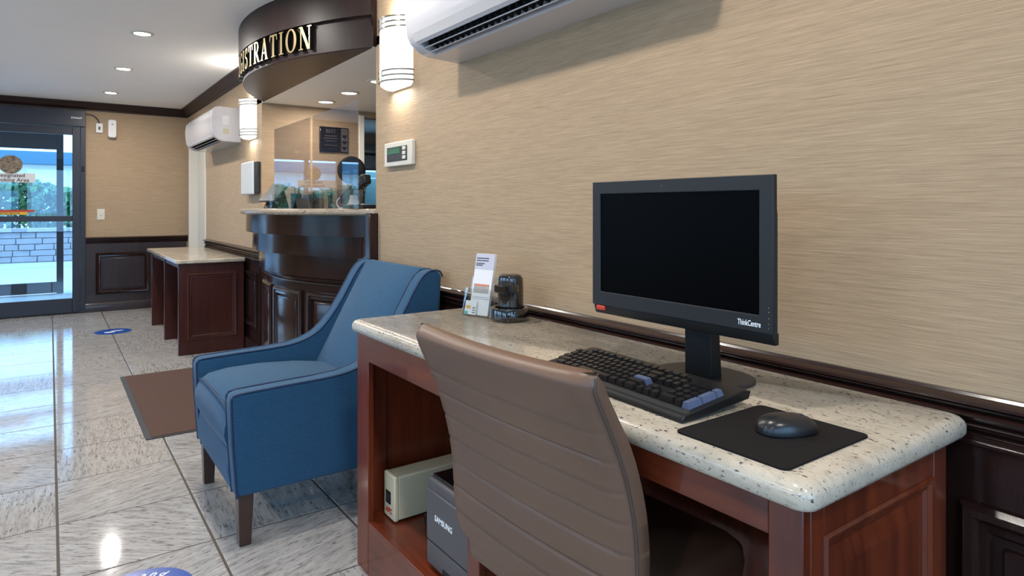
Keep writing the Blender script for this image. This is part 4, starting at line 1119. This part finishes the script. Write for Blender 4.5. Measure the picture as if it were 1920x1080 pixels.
# ------------------------------------------------------------------ keyboard
K = thing('keyboard', 'black computer keyboard with a few blue-grey keys on the desk', 'keyboard', (0.888, 0.738, DT), math.radians(-3.0))
KD, KL = 0.185, 0.445           # depth (x), length (y); key side: x towards the wall, y to the left
def kz(x): return 0.014 + 0.022 * x / KD
bm = B(); prism_y(bm, [(0.0, 0.002), (0.0, 0.008), (0.008, kz(0.0)), (KD * 0.90, kz(KD * 0.9)), (KD, kz(KD) - 0.006), (KD - 0.006, 0.016), (0.03, 0.002)], 0, KL)
finish('case', bm, 'black', K, 30, 0.002)
bm = B(); prism_y(bm, [(0.001, 0.0115), (0.024, kz(0.022) + 0.0008), (0.024, kz(0.022) - 0.002), (0.001, 0.009)], 0.003, KL - 0.003); finish('palm_strip', bm, 'dgrey', K)
for y in (0.03, KL - 0.05): cbox('foot', (KD - 0.04, KD - 0.01, y, y + 0.02, 0, 0.018), 'black', K)
kmesh = {}
def key(x, y, w_, d_=1, blue=False, tall=0.0115):
    p = 0.0187
    key_id = (w_, d_, blue)
    if key_id not in kmesh:
        bm = B()
        L_, Dp = w_ * p - 0.0016, d_ * 0.0187 - 0.0016
        r0 = [(0, 0), (Dp, 0), (Dp, L_), (0, L_)]; i = 0.0030
        loft(bm, [[(a, b, 0) for a, b in r0], [(a + (i if a == 0 else -i) * 0.7, b + (i if b == 0 else -i), tall) for a, b in r0]])
        o = finish('key', bm, 'keyblue' if blue else 'key', K)
        kmesh[key_id] = o
    else:
        o = kmesh[key_id].copy(); COL.objects.link(o)
    o.location = (x, y, kz(x) - 0.0010); o.rotation_euler = (0, -math.atan(0.022 / KD), 0)
p = 0.0187
def row(x, y0, widths, blue=()):
    y = y0
    for k, w_ in enumerate(widths):
        if w_ > 0: key(x, y, w_, 1, k in blue)
        y += abs(w_) * p
kx = [0.030 + 0.0190 * i for i in range(6)]
# number pad (right), from right to left
yn = 0.012
key(kx[0], yn, 1, 2, True); key(kx[2], yn, 1, 2, True); key(kx[4], yn, 1, 1, True)
row(kx[0], yn + p, [1, 2]); row(kx[1], yn + p, [1, 1, 1]); row(kx[2], yn + p, [1, 1, 1]); row(kx[3], yn + p, [1, 1, 1]); row(kx[4], yn + p, [1, 1, 1]); 
yc_ = yn + 4 * p + 0.006
row(kx[0], yc_, [1, 1, 1]); row(kx[1], yc_ + p, [1]); row(kx[3], yc_, [1, 1, 1]); row(kx[4], yc_, [1, 1, 1]); row(kx[5] + 0.004, yc_, [1, 1, 1])
ym = yc_ + 3 * p + 0.006
row(kx[0], ym, [1.5, 1.25, 1.25, 5.5, 1.25, 1.25, 1.5])
row(kx[1], ym, [2.25] + [1] * 10 + [2.25])
row(kx[2], ym, [2.25] + [1] * 11 + [1.5], (0,))
row(kx[3], ym, [1.5] + [1] * 12 + [1.25])
row(kx[4], ym, [2] + [1] * 13)
row(kx[5] + 0.004, ym, [1, 1, 1, 1, -0.6, 1, 1, 1, 1, -0.6, 1, 1, 1, 1])

# ------------------------------------------------------------------ mouse and pad
t = thing('mouse_pad', 'black cloth mouse pad at the right of the desk', 'mouse pad', (0.848, 0.520, DT))
bm = B(); prism_z(bm, rrect(0, 0.243, 0, 0.201, 0.012, 5), 0.0003, 0.0035); finish('pad', bm, 'padm', t)
t = thing('computer_mouse', 'black wireless computer mouse on the pad', 'mouse', (0.992, 0.608, DT + 0.0036), math.radians(-24))
bm = B(); nu, nv = 20, 10; rings = []
for j in range(nv + 1):
    v = j / nv * PI / 2; z = 0.026 * math.sin(v) ** 0.9 if j else 0.0; s_ = math.cos(v) ** 0.55 if j < nv else 0.02
    rings.append([((0.052 * s_) * math.copysign(abs(math.cos(a)) ** 0.8, math.cos(a)) + 0.004 * (1 - s_), 0.031 * s_ * math.copysign(abs(math.sin(a)) ** 0.85, math.sin(a)), 0.003 + z * (1 - 0.10 * math.cos(a) * s_)) for a in [2 * PI * i / nu for i in range(nu)]])
loft(bm, rings); finish('shell', bm, 'mousem', t, 60)
bm = B(); loft(bm, [[(0.048 * math.cos(2 * PI * i / 20), 0.028 * math.sin(2 * PI * i / 20), z) for i in range(20)] for z in (0, 0.0045)]); finish('sole', bm, 'black', t)
bm = B(); lathe(bm, [(0.007, -0.003), (0.0075, 0), (0.007, 0.003)], n=16); o = finish('scroll_wheel', bm, 'rubber', t, 40); o.rotation_euler = (PI / 2, 0, 0); o.location = (0.026, 0, 0.0215)

# ------------------------------------------------------------------ small coffee machine
t = thing('coffee_machine', 'small glossy black pod coffee machine on the desk', 'coffee machine', (1.248, 1.762, DT), math.radians(215))
bm = B(); lathe(bm, [(0.064, 0), (0.067, 0.004), (0.068, 0.010), (0.064, 0.013), (0.064, 0.040), (0.062, 0.043), (0.054, 0.043), (0.050, 0.036)], n=40); finish('base', bm, 'blackg', t, 35)
bm = B()
ov = lambda z, a, b, cx_: [(cx_ + a * math.cos(2 * PI * i / 28), b * math.sin(2 * PI * i / 28), z) for i in range(28)]
loft(bm, [ov(0.030, 0.040, 0.044, -0.012), ov(0.118, 0.040, 0.044, -0.012), ov(0.138, 0.038, 0.043, -0.010), ov(0.148, 0.033, 0.038, -0.008), ov(0.153, 0.022, 0.028, -0.006)])
finish('tower', bm, 'blackg', t, 40)
bm = B(); loft(bm, [ov(0.094, 0.030, 0.036, 0.026), ov(0.098, 0.036, 0.042, 0.028), ov(0.118, 0.036, 0.042, 0.028), ov(0.121, 0.033, 0.039, 0.028)]); finish('brew_head', bm, 'blackg', t, 40)
bm = B(); loft(bm, [ov(0.119, 0.020, 0.030, 0.012), ov(0.140, 0.018, 0.028, 0.008), ov(0.150, 0.012, 0.02, 0.004)]); finish('lever', bm, 'black', t, 40)
cbox('spout', (0.018, 0.034, -0.010, 0.010, 0.082, 0.096), 'black', t, 0.003)
cbox('rear_clip', (-0.060, -0.048, -0.012, 0.012, 0.085, 0.112), 'black', t, 0.003)

# ------------------------------------------------------------------ brochure in its acrylic holder
t = thing('brochure_holder', 'clear acrylic holder with white leaflet at the back of the desk', 'brochure holder', (1.182, 1.876, DT), math.radians(16))
def lean(bm, x, y0, y1, z0, z1, th, k=0.20):
    loft(bm, [[(x + k * z0, y0, z0), (x + th + k * z0, y0, z0), (x + th + k * z0, y1, z0), (x + k * z0, y1, z0)], [(x + k * z1, y0, z1), (x + th + k * z1, y0, z1), (x + th + k * z1, y1, z1), (x + k * z1, y1, z1)]])
bm = B(); lean(bm, 0.0, -0.058, 0.058, 0.0, 0.095, 0.002); finish('front_sheet', bm, 'acrylic2', t)
bm = B(); lean(bm, 0.030, -0.058, 0.058, 0.0, 0.13, 0.002); finish('back_sheet', bm, 'acrylic2', t)
for y in (-0.058, 0.056):
    bm = B(); lean(bm, 0.0, y, y + 0.002, 0.0, 0.09, 0.032); finish('side_sheet', bm, 'acrylic2', t)
cbox('foot', (0, 0.05, -0.058, 0.058, 0, 0.002), 'acrylic2', t)
bm = B(); lean(bm, 0.010, -0.050, 0.035, 0.006, 0.213, 0.010); lf_ = finish('leaflet', bm, 'paperw', t)
M['pic1'] = plain('leaflet_photo', (0.36, 0.33, 0.30), 0.5, var=0.3, scale=40)
M['lav'] = plain('lavender_print', (0.50, 0.48, 0.54), 0.5)
M['orange'] = plain('orange_print', (0.62, 0.20, 0.10), 0.5)
M['amber'] = plain('amber_print', (0.70, 0.38, 0.07), 0.5); M['tealp'] = plain('teal_print', (0.08, 0.38, 0.42), 0.5)
def onleaf(name, y0, y1, z0, z1, mat, off=0.0006):
    bm = B(); lean(bm, 0.010 - off, y0, y1, z0, z1, off); finish(name, bm, mat, lf_)
onleaf('print_header', -0.050, 0.035, 0.160, 0.213, 'lav'); onleaf('picture', -0.040, 0.028, 0.080, 0.108, 'pic1'); onleaf('picture_band', -0.040, 0.028, 0.104, 0.110, 'orange', 0.0009)
for z, y0, y1 in ((0.196, -0.025, 0.030), (0.188, -0.025, 0.030), (0.178, -0.008, 0.030), (0.172, 0.0, 0.030)): onleaf('print_line', y0, y1, z, z + 0.0035, 'dtext', 0.001)
for z in (0.066, 0.060): onleaf('print_line', -0.045, 0.030, z, z + 0.002, 'lav', 0.001)
bm = B(); lean(bm, 0.004, 0.0, 0.052, 0.006, 0.052, 0.001); cd = finish('business_card', bm, 'paperw', t)
def oncard(name, y0, y1, z0, z1, mat):
    bm = B(); lean(bm, 0.0032, y0, y1, z0, z1, 0.0007); finish(name, bm, mat, cd)
oncard('amber_mark', 0.026, 0.046, 0.026, 0.036, 'amber'); oncard('teal_corner', 0.036, 0.052, 0.006, 0.016, 'tealp')
for z in (0.012, 0.020, 0.028): oncard('print_line', 0.004, 0.016, z, z + 0.003, 'dtext')

# ------------------------------------------------------------------ brown leather desk chair
CHR = thing('office_chair', 'brown leather office chair with channel-stitched back at the desk', 'office chair', (0.780, 1.041, 0), math.radians(2.0))
prof = [(0.455, -0.003), (0.50, -0.002), (0.56, -0.002), (0.64, -0.006), (0.73, -0.026), (0.81, -0.056), (0.872, -0.088), (0.926, -0.112)]   # z, x of rear face
def px_(z):
    for (z0, x0), (z1, x1) in zip(prof, prof[1:]):
        if z <= z1: return x0 + (x1 - x0) * (z - z0) / (z1 - z0)
    return prof[-1][1]
seams = [0.500, 0.555, 0.610, 0.665, 0.720, 0.775, 0.828]
def hw(z):  # half width
    if z < 0.53: return 0.280 - 0.070 * (1 - math.sqrt(max(0.0, 1 - ((0.53 - z) / 0.078) ** 2)))
    return 0.280 + 0.006 * math.sin((z - 0.5) / 0.43 * PI)
Zs = [0.455 + (0.930 - 0.455) * i / 110 for i in range(111)]
NU = 24
def puff(z):
    edges = [0.452] + seams + [0.935]
    for a, b in zip(edges, edges[1:]):
        if a <= z <= b:
            s_ = (z - a) / (b - a); e = 1 - (2 * s_ - 1) ** 2
            return 0.0055 * min(1.0, e * 3.2) if b - a < 0.09 else 0.0055 * min(1.0, e * 7)
    return 0
bm = B(); Fg = []; Rg = []
smz = []
for z in Zs:
    s_ = (z - prof[0][0]) / (prof[-1][0] - prof[0][0])
    # smoothed profile
    x = sum(px_(min(max(z + d_, 0.455), 0.926)) for d_ in (-0.04, -0.02, 0, 0.02, 0.04)) / 5
    w_ = hw(z); r_, f_ = [], []
    thick = 0.056 - 0.010 * max(0, (z - 0.80) / 0.13)
    topr = max(0.0, (z - 0.905) / 0.025); topr = min(1, topr)
    for i in range(NU + 1):
        u = -1 + 2 * i / NU
        y = u * w_
        bow = -0.014 * (1 - u * u)
        ed = max(0.0, (abs(u) - 0.90) / 0.10); er = 0.012 * ed * ed
        tr_ = 0.020 * topr * topr
        pf = puff(z) * (1 - ed)
        dip = -0.006 * (1 - u * u) * topr
        r_.append(bm.verts.new((x + bow - pf + er + tr_, y, z + dip)))
        f_.append(bm.verts.new((x + bow + thick + pf - er - tr_ * 0.6, y, z + dip)))
    Rg.append(r_); Fg.append(f_)
for j in range(len(Zs) - 1):
    for i in range(NU):
        bm.faces.new((Rg[j][i], Rg[j][i + 1], Rg[j + 1][i + 1], Rg[j + 1][i]))
        bm.faces.new((Fg[j][i], Fg[j + 1][i], Fg[j + 1][i + 1], Fg[j][i + 1]))
    bm.faces.new((Rg[j][0], Rg[j + 1][0], Fg[j + 1][0], Fg[j][0])); bm.faces.new((Rg[j][NU], Fg[j][NU], Fg[j + 1][NU], Rg[j + 1][NU]))
for i in range(NU):
    bm.faces.new((Rg[0][i], Fg[0][i], Fg[0][i + 1], Rg[0][i + 1])); bm.faces.new((Rg[-1][i], Rg[-1][i + 1], Fg[-1][i + 1], Fg[-1][i]))
def line_at(j, i, off): v = Rg[j][i].co; return (v.x - off, v.y, v.z)
pipes = [[tuple(Rg[j][i].co) for j in range(0, len(Zs), 4)] for i in (0, NU)]
seamlines = []
for z in seams:
    j = min(range(len(Zs)), key=lambda q_: abs(Zs[q_] - z))
    seamlines.append([(Rg[j][i].co.x + 0.0008, Rg[j][i].co.y, Rg[j][i].co.z) for i in range(1, NU)])
bk = finish('backrest', bm, 'leather', CHR, 60)
for pts in pipes:
    bm = B(); tube(bm, pts, 0.0028, 6); finish('edge_piping', bm, 'stitch', bk, 60)
for pts in seamlines:
    bm = B(); tube(bm, pts, 0.0012, 5); finish('stitched_seam', bm, 'stitch', bk, 60)
bm = B(); pr_ = rrect(-0.01, 0.44, -0.235, 0.235, 0.06, 6)
loft(bm, [[(x, y, z) for x, y in [(0.215 + (x - 0.215) * s_, y * s_) for x, y in pr_]] for z, s_ in ((0.405, 0.93), (0.415, 0.985), (0.445, 1.0), (0.470, 0.985), (0.485, 0.92))])
finish('seat', bm, 'leather', CHR, 50)
for y in (-0.12, 0.12):
    bm = B(); tube(bm, smoothpath([(0.30, y, 0.400), (0.06, y, 0.398), (0.035, y, 0.42), (0.028, y, 0.50), (0.024, y, 0.60)], 5), 0.011, 8); finish('back_bracket', bm, 'chrome', CHR, 60)
bm = B(); lathe(bm, [(0.030, 0.07), (0.030, 0.22), (0.022, 0.225), (0.022, 0.40), (0.07, 0.402), (0.07, 0.408)], (0.215, 0), 24); finish('gas_lift', bm, 'chrome', CHR, 35)
for k in range(5):
    a = 2 * PI * k / 5 + 0.3; dx, dy = math.cos(a), math.sin(a)
    bm = B(); tube(bm, [(0.215 + dx * 0.02, dy * 0.02, 0.095), (0.215 + dx * 0.15, dy * 0.15, 0.085), (0.215 + dx * 0.24, dy * 0.24, 0.068)], 0.016, 8); lg = finish('leg', bm, 'chrome', CHR, 60)
    bm = B(); lathe(bm, [(0.015, -0.012), (0.026, -0.010), (0.026, 0.010), (0.015, 0.012)], n=20); o = finish('caster', bm, 'black', lg, 40)
    o.rotation_euler = (PI / 2, 0, a + 0.7); o.location = (0.215 + dx * 0.24, dy * 0.24, 0.0265)
